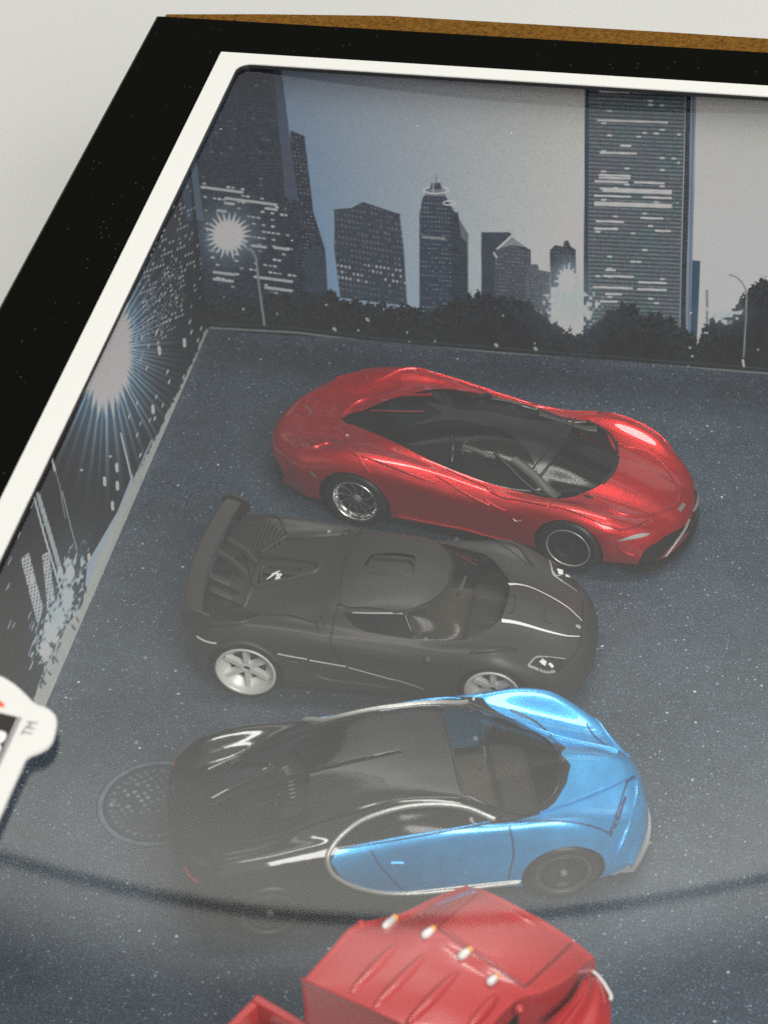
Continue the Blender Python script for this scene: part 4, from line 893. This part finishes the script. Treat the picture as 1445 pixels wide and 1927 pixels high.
for nm,pts,w in (("bonnet_stripe",A4((745,378),(800,378),(870,392),(950,425),(1050,478),(1130,530),(1190,585),(1220,615)),.055),("bonnet_stripe",A4((700,612),(780,623),(870,645),(960,672),(1060,698),(1130,712),(1205,715)),.06)):
    car.ribbon(nm,pts,w*1.05,"white_print",.007,0,6,taper=True)
for pts,w in ((A3((175,916),(200,935),(250,956),(303,964)),.035),(A3((697,1032),(790,1050),(888,1067)),.03),(A3((903,1073),(1000,1090),(1140,1114)),.03),(A3((1153,1120),(1300,1160),(1445,1200)),.02),(A4((0,990),(100,1020),(200,1055)),.015)):
    car.ribbon("side_pinstripe",pts,w,"white_print",.007,0,4)
for pts,w in ((A4((870,905),(890,880),(925,848),(960,845),(1000,850)),.028),(A4((985,845),(1050,853),(1110,860)),.02),(A4((875,905),(930,925),(990,945),(1045,940)),.042),(A4((920,855),(950,850),(975,868),(990,890)),.022)):
    car.ribbon("headlight_trim",pts,w,"silver_paint",.006,0,5,mirror=True)
car.ribbon("headlight_lamp",A4((952,872),(970,885),(985,893)),.11,"white_print",.010,0,4,mirror=True)
car.ribbon("headlight_lamp",A4((1005,890),(1022,905),(1030,915)),.06,"white_print",.009,0,4,mirror=True)
for k in range(4): car.ribbon("lamp_division",A4((935+k*22,918+k*3),(945+k*22,938+k*3)),.012,"line_dark",.013,0,2,mirror=True)
car.ribbon("nose_badge",A4((1178,645),(1195,652),(1212,660)),.07,"silver_paint",.01,0,4,taper='both')
# winged ghost-like mark behind the roof, in white
for pts,w in ((A3((625,555),(660,530),(690,508),(715,498)),.05),(A3((655,572),(685,560),(705,535),(728,520)),.055),(A3((690,505),(700,530),(712,552)),.05),(A3((655,520),(680,512),(700,512)),.03),(A3((680,540),(700,545),(718,548)),.035),(A3((700,515),(715,518),(725,524)),.03)):
    car.ribbon("rear_emblem",pts,w,"white_print",.007,0,4,taper='both')
# raised deck frame, roof slot, door cuts, louvres
for nm,pts,w,h,mm in (("deck_frame",A3((545,600),(530,520),(515,415),(620,412),(800,425),(960,455),(955,500),(860,535),(700,575),(545,605)),.07,.06,"matte_black"),
  ("deck_frame",A3((590,580),(605,480),(720,480),(860,490),(840,530),(720,560),(600,585)),.045,.04,"matte_black"),
  ("roof_slot",A4((-120,205),(-20,212),(90,222),(130,245),(135,290),(110,325),(0,328),(-170,318)),.055,.05,"matte_black"),
  ("roof_slot_line",A4((-160,300),(-60,312),(30,325),(100,325)),.016,.0,"line_dark")):
    car.ribbon(nm,pts,w,mm,.002 if h else .01,h,5)
for pts in (A3((1215,290),(1200,350),(1190,425)),A3((1135,530),(1118,620),(1115,720)),A3((1085,735),(1060,820),(1045,900),(1040,965),(1070,1030),(1110,1085))):
    car.ribbon("panel_line",pts,.032,"line_dark",.006,0,5,mirror=True)
car.ribbon("roof_edge_line",A3((1075,716),(1180,722),(1300,732),(1400,742)),.03,"line_dark",.022,0,4,mirror=True)
car.ribbon("window_frame",A3((1180,766),(1300,770),(1445,770))+A4((60,566),),.022,"silver_paint",.004,0,4,mirror=True)
car.ribbon("windscreen_pillar",A4((70,568),(95,630),(120,690),(140,728)),.05,"gloss_black",0,.02,5,mirror=True)
car.ribbon("windscreen_seal",A4((375,262),(360,380),(300,460),(200,525),(80,552),(0,556)),.05,"line_dark",.035,0,5,mirror=True)
for i in range(11):
    x0=258+i*29; car.ribbon("louvre",A3((x0+32,745+i*1.5),(x0+8,790),(x0-5+i*3,838-i*3.)),.034,"matte_black",0,.06,4,mirror=True,taper='both')
car.ribbon("louvre_frame",A3((245,850),(400,845),(520,825),(600,795),(560,775),(480,755)),.05,"matte_black",0,.05,4,mirror=True)
car.ribbon("shoulder_crease",A3((600,780),(780,780),(960,832)),.07,"matte_black",0,.045,4,mirror=True,taper='both')
car.ribbon("fuel_cap",A3((965,790),(1000,800),(990,870),(955,865),(965,795)),.035,"matte_black",0,.045,4,mirror=True)
car.ribbon("fender_vent",A4((490,820),(560,790),(660,780),(765,782)),.022,"line_dark",.004,0,4,mirror=True)
car.ribbon("fender_vent",A4((500,822),(620,812),(740,800),(800,800)),.07,"matte_black",0,.045,4,mirror=True,taper='both')
car.ribbon("bonnet_latch",A4((755,450),(785,455),(782,520),(770,560),(735,558)),.026,"line_dark",.006,0,4)
car.ribbon("bonnet_latch",A4((985,530),(975,610),(1035,630)),.022,"line_dark",.006,0,4)
car.ribbon("nose_line",A4((1225,480),(1222,600),(1215,700),(1190,800),(1120,890),(1060,950)),.024,"line_dark",.006,0,5)
car.ribbon("side_crease",A3((930,1160),(1050,1200),(1250,1225),(1445,1250)),.055,"matte_black",0,.0455,5,mirror=True,taper='both')
car.ribbon("sill_crease",A3((800,1245),(1000,1262),(1200,1280),(1445,1300)),.055,"matte_black",0,.045,5,mirror=True)
car.ribbon("arch_lip",A3((345,985),(400,968),(470,962),(560,980),(640,1025),(690,1075)),.07,"matte_black",0,.055,6,mirror=True)
car.ribbon("side_name_strip",A3((750,1080),(790,1082),(832,1090)),.012,"hub_grey",.006,0,3)
dotp=A3((1030,243))[0]; car.ribbon("fuel_filler",[(dotp[0]-3,dotp[1]),(dotp[0]+3,dotp[1])],.06,"hub_grey",.008,.0,2)
# rear wing with end plates and two stays
m=MB(); ny_=29; V=[];F=[]
for j in range(ny_):
    y=-1.42+2.84*j/(ny_-1); b=1-(abs(y)/1.42)**2.2; xr=-2.86-.24*b; xf=-2.56-.22*b; zt=1.66-.13*b
    for x,z in ((xr,zt+.05),(xr+.05,zt+.075),((xr+xf)/2,zt+.05),(xf-.03,zt),(xf,zt-.02),((xr+xf)/2,zt),(xr+.02,zt+.02)): V.append((x,y,z))
for j in range(ny_-1):
    for k in range(7): a=7*j+k; b=7*j+(k+1)%7; F.append((a,b,b+7,a+7))
F += [tuple(range(7)),tuple(range(7*(ny_-1),7*ny_))[::-1]]
wg=mesh_obj("rear_wing",V,F,"matte_black",car.root); bevel(wg,.01,1)
for sg in (-1,1):
    m=MB(); m.V=[(x,sg*(1.40+d),z) for d in (0,.05) for x,z in ((-2.90,1.74),(-2.72,1.78),(-2.46,1.66),(-2.46,1.52),(-2.60,1.30),(-2.82,1.25),(-2.90,1.45))]; m.F=[tuple(range(7)),tuple(range(7,14))[::-1]]+[(k,(k+1)%7,(k+1)%7+7,k+7) for k in range(7)]
    o=mesh_obj("wing_end_plate",m.V,m.F,"matte_black",wg); bevel(o,.015,2)
    for y0,x0 in ((.30,-2.45),(.62,-2.35)):
        m=MB(); m.tube([(x0+.25,sg*(y0-.16),1.06),(x0,sg*(y0-.04),1.32),(x0-.30,sg*y0,1.52)],[.09,.06,.05],6); mesh_obj("wing_stay",m.V,m.F,"matte_black",wg)
m=MB(); m.box((-2.50,0,1.03),(.34,.66,.07)); o=mesh_obj("rear_recess",m.V,m.F,"line_dark",car.root)
m=MB(); m.tube([(-2.15,-.62,1.14),(-2.10,-.3,1.18),(-2.08,0,1.19),(-2.10,.3,1.18),(-2.15,.62,1.14)],.06,8); mesh_obj("deck_lip",m.V,m.F,"matte_black",car.root,smooth=True)
car.mirrors(.98,1.44,1.14,"matte_black")
for sd_ in (-1,1):
    car.wheel(-1.98,sd_,.575,.495,'six'); car.wheel(1.98,sd_,.53,.45,'six')
BLACK=car

# ================= metallic red long-tail coupe (far)
RD=[(-3.6,-2.9,[(.9,.5),(.9,.5),(.9,.55),(.85,.6),(.75,.6),(.6,.6),(.4,.6),(.2,.6),(0,.6)]),
 (-3.96,-2.9,[(1.15,.40),(1.2,.5),(1.2,.6),(1.1,.66),(.95,.68),(.72,.68),(.5,.68),(.25,.68),(0,.68)]),
 (-3.86,-2.88,[(1.22,.38),(1.28,.6),(1.29,.76),(1.2,.87),(1.03,.92),(.78,.91),(.52,.89),(.26,.88),(0,.88)]),
 (-3.5,-2.95,[(1.30,.38),(1.37,.62),(1.38,.85),(1.3,1.0),(1.12,1.08),(.85,1.04),(.58,.98),(.28,.96),(0,.96)]),
 (-3.0,-2.85,[(1.38,.38),(1.44,.65),(1.46,.95),(1.4,1.13),(1.2,1.22),(.92,1.16),(.62,1.06),(.3,1.04),(0,1.04)]),
 (-2.5,-2.5,[(1.4,.38),(1.48,.65),(1.5,1.0),(1.44,1.24),(1.22,1.35),(.95,1.28),(.68,1.16),(.34,1.15),(0,1.15)]),
 (-1.9,-1.9,[(1.42,.38),(1.5,.65),(1.52,1.02),(1.46,1.32),(1.22,1.46),(.98,1.38),(.74,1.34),(.4,1.37),(0,1.38)]),
 (-1.2,-1.2,[(1.42,.36),(1.46,.65),(1.48,1.0),(1.44,1.28),(1.2,1.44),(1.0,1.42),(.78,1.5),(.42,1.56),(0,1.57)]),
 (-.5,-.5,[(1.4,.36),(1.42,.62),(1.45,.95),(1.42,1.18),(1.22,1.34),(1.02,1.40),(.8,1.58),(.43,1.68),(0,1.7)]),
 (.2,.2,[(1.38,.36),(1.4,.6),(1.43,.9),(1.4,1.1),(1.24,1.24),(1.04,1.32),(.8,1.58),(.43,1.71),(0,1.74)]),
 (.9,.9,[(1.38,.36),(1.42,.6),(1.44,.9),(1.4,1.08),(1.26,1.2),(1.04,1.24),(.76,1.45),(.4,1.58),(0,1.63)]),
 (1.5,1.5,[(1.4,.36),(1.46,.62),(1.48,.95),(1.43,1.18),(1.26,1.28),(1.02,1.22),(.72,1.28),(.38,1.42),(0,1.46)]),
 (2.0,2.0,[(1.4,.36),(1.47,.62),(1.48,.98),(1.42,1.2),(1.24,1.3),(.98,1.2),(.68,1.16),(.36,1.26),(0,1.30)]),
 (2.6,2.5,[(1.36,.36),(1.42,.6),(1.43,.9),(1.36,1.08),(1.18,1.18),(.92,1.08),(.62,1.02),(.32,1.09),(0,1.12)]),
 (3.1,2.7,[(1.28,.34),(1.33,.52),(1.33,.74),(1.25,.9),(1.06,.98),(.82,.92),(.56,.88),(.28,.92),(0,.94)]),
 (3.48,2.82,[(1.2,.3),(1.25,.44),(1.22,.58),(1.1,.68),(.92,.74),(.7,.72),(.48,.70),(.24,.72),(0,.73)]),
 (3.62,2.84,[(1.18,.26),(1.22,.34),(1.18,.42),(1.05,.48),(.86,.5),(.66,.5),(.45,.5),(.22,.5),(0,.5)]),
 (3.58,2.8,[(1.12,.24),(1.15,.24),(1.1,.25),(1.0,.25),(.8,.26),(.6,.26),(.4,.26),(.2,.26),(0,.26)]),
 (3.1,2.6,[(.7,.25),(.7,.25),(.65,.25),(.6,.26),(.5,.27),(.4,.27),(.3,.27),(.2,.27),(0,.27)])]
car=ToyCar("sports_car","metallic red long-tailed toy coupe with smoked glass canopy and chrome rear wheels","toy sports cars in the box",(668,944),(1068,1032),1.45,.55,RD,2.5)
B1=lambda *p: G3(p,500,680,3.4405); B2=lambda *p: G3(p,900,720,3.4405)
T=car.T
for x,r in ((-1.92,.66),(1.92,.60)):
    _,T,_=car.split(T,car.arch(x,r))
glp=[(645,788),(650,796),(663,799),(689,809),(733,828),(791,857),(843,881),(878,894),(920,910),(944,917),(987,928),(1031,937),(1057,938),(1080,934),(1104,925),(1127,914),(1147,895),(1157,878),(1163,865),(1150,825),(1100,790),(1000,770),(800,755),(690,762),(655,773)]
gl,T,s1=car.split(T,car.field(glp,lambda V:V[:,2]>.95))
roofp=B1((1240,375),(1300,365),(1445,392))+B2((40,245),(130,262),(170,300),(200,330),(240,455),(360,540),(400,590),(470,515),(590,250),(640,225),(420,135),(200,100))+B1((1445,250),(1300,310))
grp=[(1286,990),(1255,1007),(1238,1019),(1214,1034),(1200,1060),(1203,1068),(1226,1064),(1250,1042),(1276,1015),(1310,985),(1300,975)]
gr,T,s2=car.split(T,car.field(grp,lambda V:V[:,0]>2.4))
hlp=B2((893,1030),(940,1008),(1010,985),(1060,975),(1110,975),(1080,995),(1010,1012),(940,1025))
hl,T,s3=car.split(T,car.field(hlp,lambda V:V[:,0]>1.8))
car.piece("body",T,"red_paint",0,s1,.05); car.piece("glass_canopy",gl,"canopy_glass",-.018); car.piece("grille",gr,"line_dark",-.05,[(b,a) for a,b in s2],-.05); car.piece("headlight",hl,"silver_paint",-.004,sides=True)
car.cabin(-1.4,1.9,.8,.62,.25,1.35,1.4); car.base(-3.4,3.1,1.28,.12,.46); car.wells((-1.92,1.92),(.66,.60))
M["canopy_black"]=mat("canopy_black",(.014,.014,.014),.22)
# roof shell, front pillars and cross bar under/over the canopy
gT=gl; rs,_,_=car.split(gT,car.field([(770,800),(850,790),(905,800),(950,812),(985,840),(1005,872),(1015,892),(1045,860),(1085,792),(1040,765),(960,750),(880,765)],lambda V:V[:,2]>1.2))
car.piece("roof_shell",rs,"canopy_black",-.004)
car.ribbon("canopy_pillar",B2((100,455),(150,500),(220,570),(300,650),(380,710),(430,740)),.07,"canopy_black",0,.03,6,mirror=True)
car.ribbon("canopy_pillar",B2((225,490),(290,540),(360,600),(440,680),(520,738)),.16,"canopy_grey",-.004,.012,6,mirror=True)
car.ribbon("canopy_bar",B2((400,605),(470,510),(540,390),(600,285),(625,235)),.05,"canopy_black",0,.025,6)
car.ribbon("canopy_bar",B2((355,550),(420,470),(500,345),(590,225)),.03,"canopy_black",0,.02,6)
car.ribbon("canopy_seal",B2((900,460),(888,400),(850,335),(780,285),(700,245)),.05,"line_dark",.003,0,6)
car.ribbon("canopy_seal",B2((900,470),(893,520),(865,585),(800,655)),.07,"line_dark",.003,0,6)
car.ribbon("door_glass_rib",B1((1205,490),(1212,560),(1205,650)),.08,"canopy_black",0,.04,4,mirror=True)
car.ribbon("door_glass_rib",B1((1310,505),(1280,545),(1275,600)),.025,"canopy_grey",0,.015,4,mirror=True)
car.ribbon("roof_rail",B1((1275,545),(1350,570),(1445,610))+B2((20,460),(110,480)),.09,"canopy_grey",-.002,.01,4,mirror=True)
car.ribbon("rear_light_bar",B1((680,320),(760,320),(860,324),(1027,325)),.03,"tail_red",.006,0,4)
car.ribbon("canopy_rim",B1((498,370),(515,330),(600,262),(720,232),(900,219),(1080,217)),.04,"red_paint",0,.03,6)
car.ribbon("bonnet_line",[(1162,835),(1179,842),(1199,845),(1223,855),(1246,874),(1260,892),(1272,912),(1278,932),(1272,950),(1249,962),(1226,970),(1199,973),(1170,968),(1147,958),(1133,947),(1106,928)],.035,"red_paint",0,.028,6)
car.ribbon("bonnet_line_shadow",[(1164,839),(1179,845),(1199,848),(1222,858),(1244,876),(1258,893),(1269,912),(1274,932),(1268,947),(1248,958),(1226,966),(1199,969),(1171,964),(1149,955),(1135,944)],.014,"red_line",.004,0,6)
for nm,pts in (("side_crease",B1((620,615),(760,662),(900,715),(1000,755),(1100,790))),("side_crease",B1((1170,700),(1300,760),(1445,820))+B2((60,690),(150,740),(300,770),(440,800))),
    ("side_crease",B1((1100,740),(1200,800),(1300,860),(1445,930))+B2((40,760),(120,805),(180,830))),("sill_crease",B1((860,1000),(1000,1030),(1150,1060),(1300,1090))+B2((0,975),(100,1000),(220,1025))),
    ("fender_crease",B2((460,805),(560,820),(680,860),(780,905),(860,930),(920,950),(1010,930),(1100,890))),("tail_crease",B1((150,560),(300,560),(420,530),(560,590),(680,720)))):
    car.ribbon(nm,pts,.05,"red_paint",0,.03,5,mirror=True,taper='both')
for pts in (B1((1105,815),(1092,870),(1110,930),(1160,975),(1210,1030),(1220,1070)),B2((485,755),(460,800),(450,850))):
    car.ribbon("panel_line",pts,.016,"red_line",.005,0,5,mirror=True)
car.ribbon("tail_panel_line",B1((590,205),(430,215),(260,245),(200,290),(185,325),(280,355),(400,392),(490,400)),.018,"red_line",.004,0,5)
car.ribbon("tail_script",B1((255,288),(280,310),(295,325),(285,345)),.02,"hub_grey",.006,0,4)
car.ribbon("door_handle",B2((225,880),(240,895),(260,896),(280,890)),.022,"silver_paint",.002,.015,4,mirror=True)
car.ribbon("side_marker",B1((292,712),(325,748)),.05,"hub_grey",.006,0,3,mirror=True)
car.ribbon("headlight_line",B2((888,1035),(905,1070),(950,1098),(1005,1115)),.03,"red_paint",0,.03,5,mirror=True)
car.ribbon("nose_badge",B2((1296,830),(1330,785)),.07,"hub_grey",.01,0,3)
car.ribbon("lower_lip",[(1153,1075),(1190,1074),(1220,1068),(1252,1045),(1284,1003),(1296,978)],.045,"hub_grey",.0,.03,5,mirror=True)
m=MB(); sp_=[(3.66+(2.84-3.66)*(abs(y)/1.5)**2.5, y) for y in np.linspace(-1.22,1.22,41)]; m.prism(sp_+[(x-.4,y*.97) for x,y in sp_[::-1]],.14,.21); mesh_obj("front_lip",m.V,m.F,"trim_black",car.root)
for sd_ in (-1,1):
    car.wheel(-1.92,sd_,.585,.415,'chrome'); car.wheel(1.92,sd_,.56,.385,'disc')
RED=car

# ================= red toy truck, close to the film at the lower edge
tf=np.array([.435,.900,0.]); tf/=np.linalg.norm(tf); ta=np.array([tf[1],-tf[0],0.]); Zv=np.array([0,0,1.])
tO=np.array([1.1,-5.6,.006]); truck=empty("toy_truck",tO,0); tag(truck,"glossy red toy truck cab with white and amber roof lamps, nearest the film","toy truck")
def tw(u,v,z): return on_z(u,v,z)-tO
def shell(name,rows,material,per=10,parent=truck):
    K=np.array(rows); Wr=catmull(K.shape[0],(K.shape[0]-1)*per+1); Wc=catmull(K.shape[1],(K.shape[1]-1)*per+1)
    G=np.einsum('ij,jkc->ikc',Wr,K); G=np.einsum('lk,ikc->ilc',Wc,G); nr,nc=G.shape[:2]
    i=np.arange((nr-1)*(nc-1)); r=i//(nc-1); k=i%(nc-1); a=r*nc+k; F=np.stack([a,a+1,a+nc+1,a+nc],-1)
    o=mesh_obj(name,G.reshape(-1,3),F,material,parent,smooth=True); return o,G.reshape(-1,3),F
RW=[[(577,1853,3.55),(640,1880,3.6),(705,1909,3.62),(775,1942,3.6),(850,1978,3.5)],
 [(622,1802,3.56),(688,1832,3.64),(755,1862,3.66),(828,1897,3.64),(905,1932,3.48)],
 [(668,1752,3.54),(735,1782,3.64),(800,1812,3.66),(875,1848,3.62),(950,1885,3.44)],
 [(712,1738,3.38),(770,1760,3.62),(838,1793,3.68),(905,1830,3.6),(978,1868,3.36)],
 [(765,1724,3.2),(821,1744,3.66),(880,1778,3.72),(940,1816,3.62),(1015,1858,3.28)],
 [(818,1697,3.0),(858,1707,3.54),(920,1740,3.62),(985,1780,3.5),(1060,1833,3.10)],
 [(872,1676,2.7),(900,1681,3.28),(965,1713,3.40),(1035,1753,3.2),(1098,1800,2.80)]]
rows=[]
for ri,r in enumerate(RW):
    p=[tw(*q) for q in r]; p=[p[0]-Zv*1.7-ta*.04,p[0]-Zv*.10-ta*.03]+p+[p[-1]-Zv*.16+ta*.08,p[-1]-Zv*1.1+ta*.10]; rows.append(p)
rows=[[p-Zv*2.4 for p in rows[0]],[p-Zv*.06-tf*.02 for p in rows[0]]]+rows
last=rows[-1]; rows += [[p+tf*.16-Zv*.20 for p in last],[p+tf*.22-Zv*1.5 for p in last]]
cab,cv,cf=shell("cab_shell",rows,"toy_red")
tb_=BVHTree.FromPolygons([Vector(v+tO) for v in cv],[tuple(map(int,f)) for f in cf])
def thit(u,v):
    r=tb_.ray_cast(Vector(CAM),Vector(ray(u,v))); return None if r[0] is None else (np.array(r[0])-tO, np.array(r[1])*(1 if r[1][2]>0 else -1))
def tribbon(name,pts,w,material,h=.006,ridge=0.,per=6):
    P=smooth_line(pts,per) if len(pts)>2 else np.array([np.array(pts[0])*(1-t)+np.array(pts[1])*t for t in np.linspace(0,1,16)])
    R=[x for x in (thit(u,v) for u,v in P) if x]
    if len(R)<2: return
    V=[];F=[]
    for i,(p,n) in enumerate(R):
        t=R[min(len(R)-1,i+1)][0]-R[max(0,i-1)][0]; x=np.cross(t,n); x/=max(1e-9,np.linalg.norm(x)); e=math.sin(math.pi*(i+.4)/(len(R)-.2))**.4
        for c,hh in ([(-1,h),(1,h)] if not ridge else [(math.cos(q),h-.02+(ridge*e+.02)*math.sin(q)) for q in (math.pi,2.6,2.05,1.57,1.09,.54,0)]): V.append(p+x*w/2*c*(e if ridge else 1)+n*hh)
    mm_=7 if ridge else 2
    for i in range(len(R)-1):
        for k in range(mm_-1): a=mm_*i+k; F.append((a,a+1,a+mm_+1,a+mm_))
    mesh_obj(name,V,F,material,truck,smooth=bool(ridge))
M["toy_red_dark"]=mat("toy_red_dark",(.20,.012,.012),.4)
for a,b in (((748,1776),(660,1868)),((800,1797),(704,1896)),((862,1828),(762,1932)),((936,1872),(880,1938))): tribbon("roof_rib",[a,b],.17,"toy_red",0,.06)
tribbon("windscreen_line",[(897,1684),(860,1714),(822,1746)],.022,"toy_red_dark"); tribbon("windscreen_line",[(822,1746),(880,1785),(935,1823),(975,1850),(984,1856)],.03,"toy_red_dark"); tribbon("windscreen_line",[(984,1856),(992,1853),(1030,1818),(1076,1775)],.035,"toy_red_dark")
tribbon("windscreen_frame",[(826,1740),(884,1779),(940,1817),(985,1848)],.045,"toy_red",0,.025)
tribbon("deflector_rib",[(940,1711),(1013,1747)],.05,"toy_red",0,.05)
for (u0,v0),(u1,v1) in (((722,1749),(747,1728)),((794,1768),(820,1748)),((862,1808),(889,1787)),((917,1856),(938,1838))):
    h0=thit(u0,v0)[0]; h1=thit(u1,v1)[0]; d=h1-h0; m=MB()
    pts=[h0+d*t+Zv*.04 for t in (0,.1,.3,.6,.78)]; m.tube(pts,[.015,.045,.056,.05,.04],12); lamp=mesh_obj("roof_lamp",m.V,m.F,"white_print",truck,smooth=True)
    m=MB(); m.tube([h0+d*t+Zv*.042 for t in (.72,.85,1.0)],[.052,.048,.02],12); mesh_obj("amber_lens",m.V,m.F,"amber",lamp,smooth=True)
for u,v,z,r in ((679,1741,3.45,.07),(977,1900,3.35,.075)):
    c=tw(u,v,z); m=MB(); m.lathe([(r*math.cos(t),r*math.sin(t)) for t in np.linspace(-1.5,1.5,9)],14,c=c); mesh_obj("peg",m.V,m.F,"toy_red",truck,smooth=True)
A=[[(1024,1927,3.0),(1046,1930,2.82),(1062,1932,2.86),(1090,1934,2.72),(1118,1936,2.68),(1144,1940,2.5)],
   [(1052,1902,2.98),(1068,1903,2.80),(1082,1904,2.84),(1104,1904,2.70),(1126,1902,2.64),(1145,1905,2.46)],
   [(1079,1873,2.95),(1090,1874,2.78),(1101,1874,2.80),(1116,1873,2.67),(1130,1872,2.6),(1143,1876,2.44)],
   [(1100,1836,2.9),(1106,1838,2.74),(1110,1840,2.75),(1116,1842,2.64),(1122,1843,2.58),(1131,1849,2.42)]]
rows=[]
for r in A: 
    p=[tw(*q) for q in r]; rows.append(p+[p[-1]-Zv*.12+ta*.03,p[-1]-Zv*1.6+ta*.05])
rows.append([p+tf*.06-Zv*.2 for p in rows[-1]]); rows.append([p+tf*.10-Zv*1.3 for p in rows[-1]])
shell("door_step_panel",rows,"toy_red",8)
m=MB(); m.tube([tw(u,v,2.47)+Zv*.02 for u,v in smooth_line([(1114,1829),(1124,1838),(1134,1850),(1142,1863),(1149,1876),(1148,1884)],4)],.026,8); mesh_obj("white_trim",m.V,m.F,"white_print",truck,smooth=True)
m=MB(); m.box(tw(958,1930,3.05),(.10,.10,.10)); mesh_obj("door_window",m.V,m.F,"line_dark",truck)
# open bed behind the cab with a pale load
Cc=tw(484,1869,2.6); Rt=np.stack([ta,tf,Zv],1)
def tbox(m,c0,a0,a1,f0,f1,z0,z1): m.box(c0+ta*(a0+a1)/2+tf*(f0+f1)/2+Zv*(z0+z1)/2,((a1-a0)/2,(f1-f0)/2,(z1-z0)/2),Rt)
bed=MB(); tbox(bed,Cc,0,2.3,-4.0,0,-.75,-.62); bo_=bed.build("cargo_bed","toy_red",truck)
for nm,args in (("bed_wall",(0,2.3,-.13,0,-.62,0)),("bed_wall",(0,.13,-4.0,-.13,-.62,0)),("bed_wall",(2.17,2.3,-4.0,-.13,-.62,0)),("bed_wall",(.13,2.17,-4.0,-3.87,-.62,0))):
    m=MB(); tbox(m,Cc,*args); o=m.build(nm,"toy_red",bo_); bevel(o,.03,3)
M["pale_load"]=mat("pale_load",(.52,.52,.49),.5); add_bump(M["pale_load"],9,.6,.04)
m=MB(); tbox(m,Cc,.20,2.1,-3.8,-.20,-.62,-.30); o=m.build("bed_load","pale_load",bo_); bevel(o,.05,2)
m=MB(); tbox(m,tw(577,1853,3.55)*np.array([1,1,0]),.15,2.1,-4.6,2.2,.45,1.15); m.build("truck_chassis","trim_black",truck)
base0=tw(577,1853,3.55)*np.array([1,1,0])
for fpos in (-3.6,-1.9,1.6):
    for apos in (.05,2.2):
        m=MB(); m.lathe([(.001,-.2),(.5,-.2),(.56,-.14),(.56,.14),(.5,.2),(.001,.2)],32); V=[]
        c=base0+ta*apos+tf*fpos+Zv*.56
        for p in m.V: V.append(c+tf*p[0]+ta*p[1]+Zv*p[2])
        mesh_obj("wheel",V,m.F,"rubber",truck,smooth=False)
